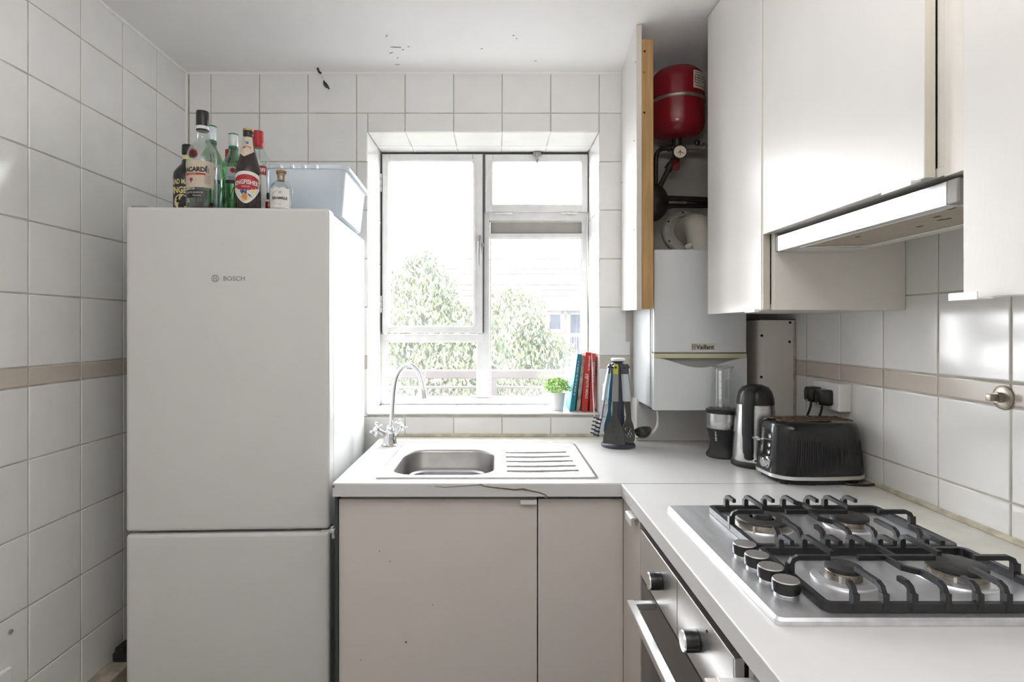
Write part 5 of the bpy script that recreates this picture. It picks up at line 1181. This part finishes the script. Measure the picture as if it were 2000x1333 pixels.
def foliage(bm, blobs, n, lf):
    for k in range(n):
        c, r, wgt = random.choices(blobs, [q[2] for q in blobs])[0]
        d = Vector((random.gauss(0, 1), random.gauss(0, 1), random.gauss(0, 1))).normalized() * (random.random() ** .45)
        p = Vector(c) + Vector((d.x * r[0], d.y * r[1], d.z * r[2]))
        a = Vector((random.gauss(0, .6), random.gauss(0, .6), -1.0)).normalized(); s = a.cross(Vector((random.gauss(0, 1), random.gauss(0, 1), .2))).normalized()
        l, w_ = random.uniform(.7, 1.3) * lf, random.uniform(.16, .26) * lf
        b0 = p - a * l * .5; up = s.cross(a) * w_ * .6
        v = [bm.verts.new(q) for q in (b0, p + s * w_ + up, p + a * l * .5, p - s * w_ + up)]
        bm.faces.new(v)
def tree(name, label, base, blobs, n, lf, seed):
    random.seed(seed)
    t = thing(name, label, 'tree', base, 0, 'trees beyond the balcony')
    top = max(q[0][2] for q in blobs); c0 = blobs[0][0]
    b = BM(); tube(b, smooth_path([base, (base[0] + .1, base[1], base[2] * .4), (c0[0], c0[1], c0[2] - .1)], 5), [.22 - .012 * i for i in range(11)], 10); part('trunk', b, M_BARK, t, True, True)
    for q in blobs:
        b = BM(); tube(b, smooth_path([(base[0] + .1, base[1], base[2] * .35), ((base[0] + q[0][0]) / 2, (base[1] + q[0][1]) / 2, q[0][2] - .7), q[0]], 4), [.09 - .008 * i for i in range(9)], 7); part('branch', b, M_BARK, t, True, True)
    b = BM(); foliage(b, blobs, int(n * .62), lf); part('foliage', b, M_TREE, t, world=True, kind='stuff')
    b = BM(); foliage(b, [(q[0], tuple(x * 1.05 for x in q[1]), q[2]) for q in blobs], int(n * .38), lf); part('young_foliage', b, M_TREE2, t, world=True, kind='stuff', label='pale young leaf tips')
tree('tree', 'big pale leaved tree seen through the left window panes', (-1.2, 8.2, -4.0),
     [((-1.05, 8.0, 1.45), (.62, .6, .85), 1.3), ((-1.0, 8.0, 2.0), (.32, .3, .45), .4), ((-.45, 8.1, .95), (.70, .6, .75), 1.2), ((-1.6, 8.2, .5), (.9, .8, .9), 1.2), ((-.6, 7.9, .05), (1.0, .7, .7), 1.4), ((-1.9, 8.1, -.6), (1.1, .8, 1.0), 1.0)], 26000, .10, 3)
tree('tree', 'rounder pale green tree behind the right window pane', (.8, 11.2, -4.0),
     [((.36, 11.1, 1.36), (.68, .6, .80), 1.1), ((.74, 11.1, .60), (.85, .6, .75), 1.2), ((.15, 11.1, .15), (.9, .6, .9), 1.2), ((1.15, 11.2, -.30), (.85, .7, .8), 1.1), ((.4, 11.1, -1.1), (1.5, .7, .9), 1.2)], 24000, .12, 5)
random.seed(11)
hs = thing('house', 'pale brick house with tiled roof beyond the trees', 'house', (4.0, 24, -4))
b = BM(); box(b, -2.3, 12, 22, 28, -4, 2.2); part('wall', b, M_BRICKH, hs, world=True)
b = BM(); loops(b, [[(-2.7, 21.6, 2.2), (12.4, 21.6, 2.2), (12.4, 28.4, 2.2), (-2.7, 28.4, 2.2)], [(-1.9, 24.9, 4.4), (11.6, 24.9, 4.4), (11.6, 25.1, 4.4), (-1.9, 25.1, 4.4)]], True, True); part('roof', b, M_ROOF, hs, world=True)
for k in range(9):
    b = BM(); f = (k + .5) / 9; box(b, -2.6 + .7 * f, 12.3 - .7 * f, 21.58 + 3.3 * f, 21.66 + 3.3 * f, 2.22 + 2.2 * f, 2.27 + 2.2 * f); part('roof_course', b, M_ROOF, hs, world=True)
b = BM(); box(b, -2.7, 12.4, 21.5, 21.62, 2.02, 2.26); part('fascia', b, M_WHITEW, hs, world=True)
b = BM(); box(b, -2.3, 12, 21.93, 22.01, 1.86, 2.02); part('soffit_band', b, M_RAIL, hs, world=True)
b = BM(); box(b, -1.9, -1.2, 24.5, 25.3, 4.0, 5.0, .03); part('chimney', b, M_BRICKH, hs, world=True)
for x0, x1, z0, z1 in ((2.02, 2.46, 1.28, 2.0), (2.82, 3.32, .35, 2.0), (4.4, 5.2, .6, 1.7)):
    b = BM(); rectframe(b, x0 - .12, x1 + .12, z0 - .1, z1 + .06, 21.93, 22.02, .12, 0); w_ = part('window', b, M_WHITEW, hs, world=True)
    b = BM(); box(b, x0, x1, 21.99, 22.03, z0, z1); part('pane', b, M_BLUEGL, w_, world=True)
b = BM(); box(b, 2.8, 3.4, 21.94, 22.0, 1.05, 1.14); part('window_bar', b, M_WHITEW, hs, world=True)
b = BM()
for k in range(12): box(b, 2.05 + k * .09, 2.07 + k * .09, 21.2, 21.22, .45, 1.05)
box(b, 2.0, 3.1, 21.18, 21.24, 1.03, 1.08); part('balcony_rail', b, M_RAIL, hs, world=True)
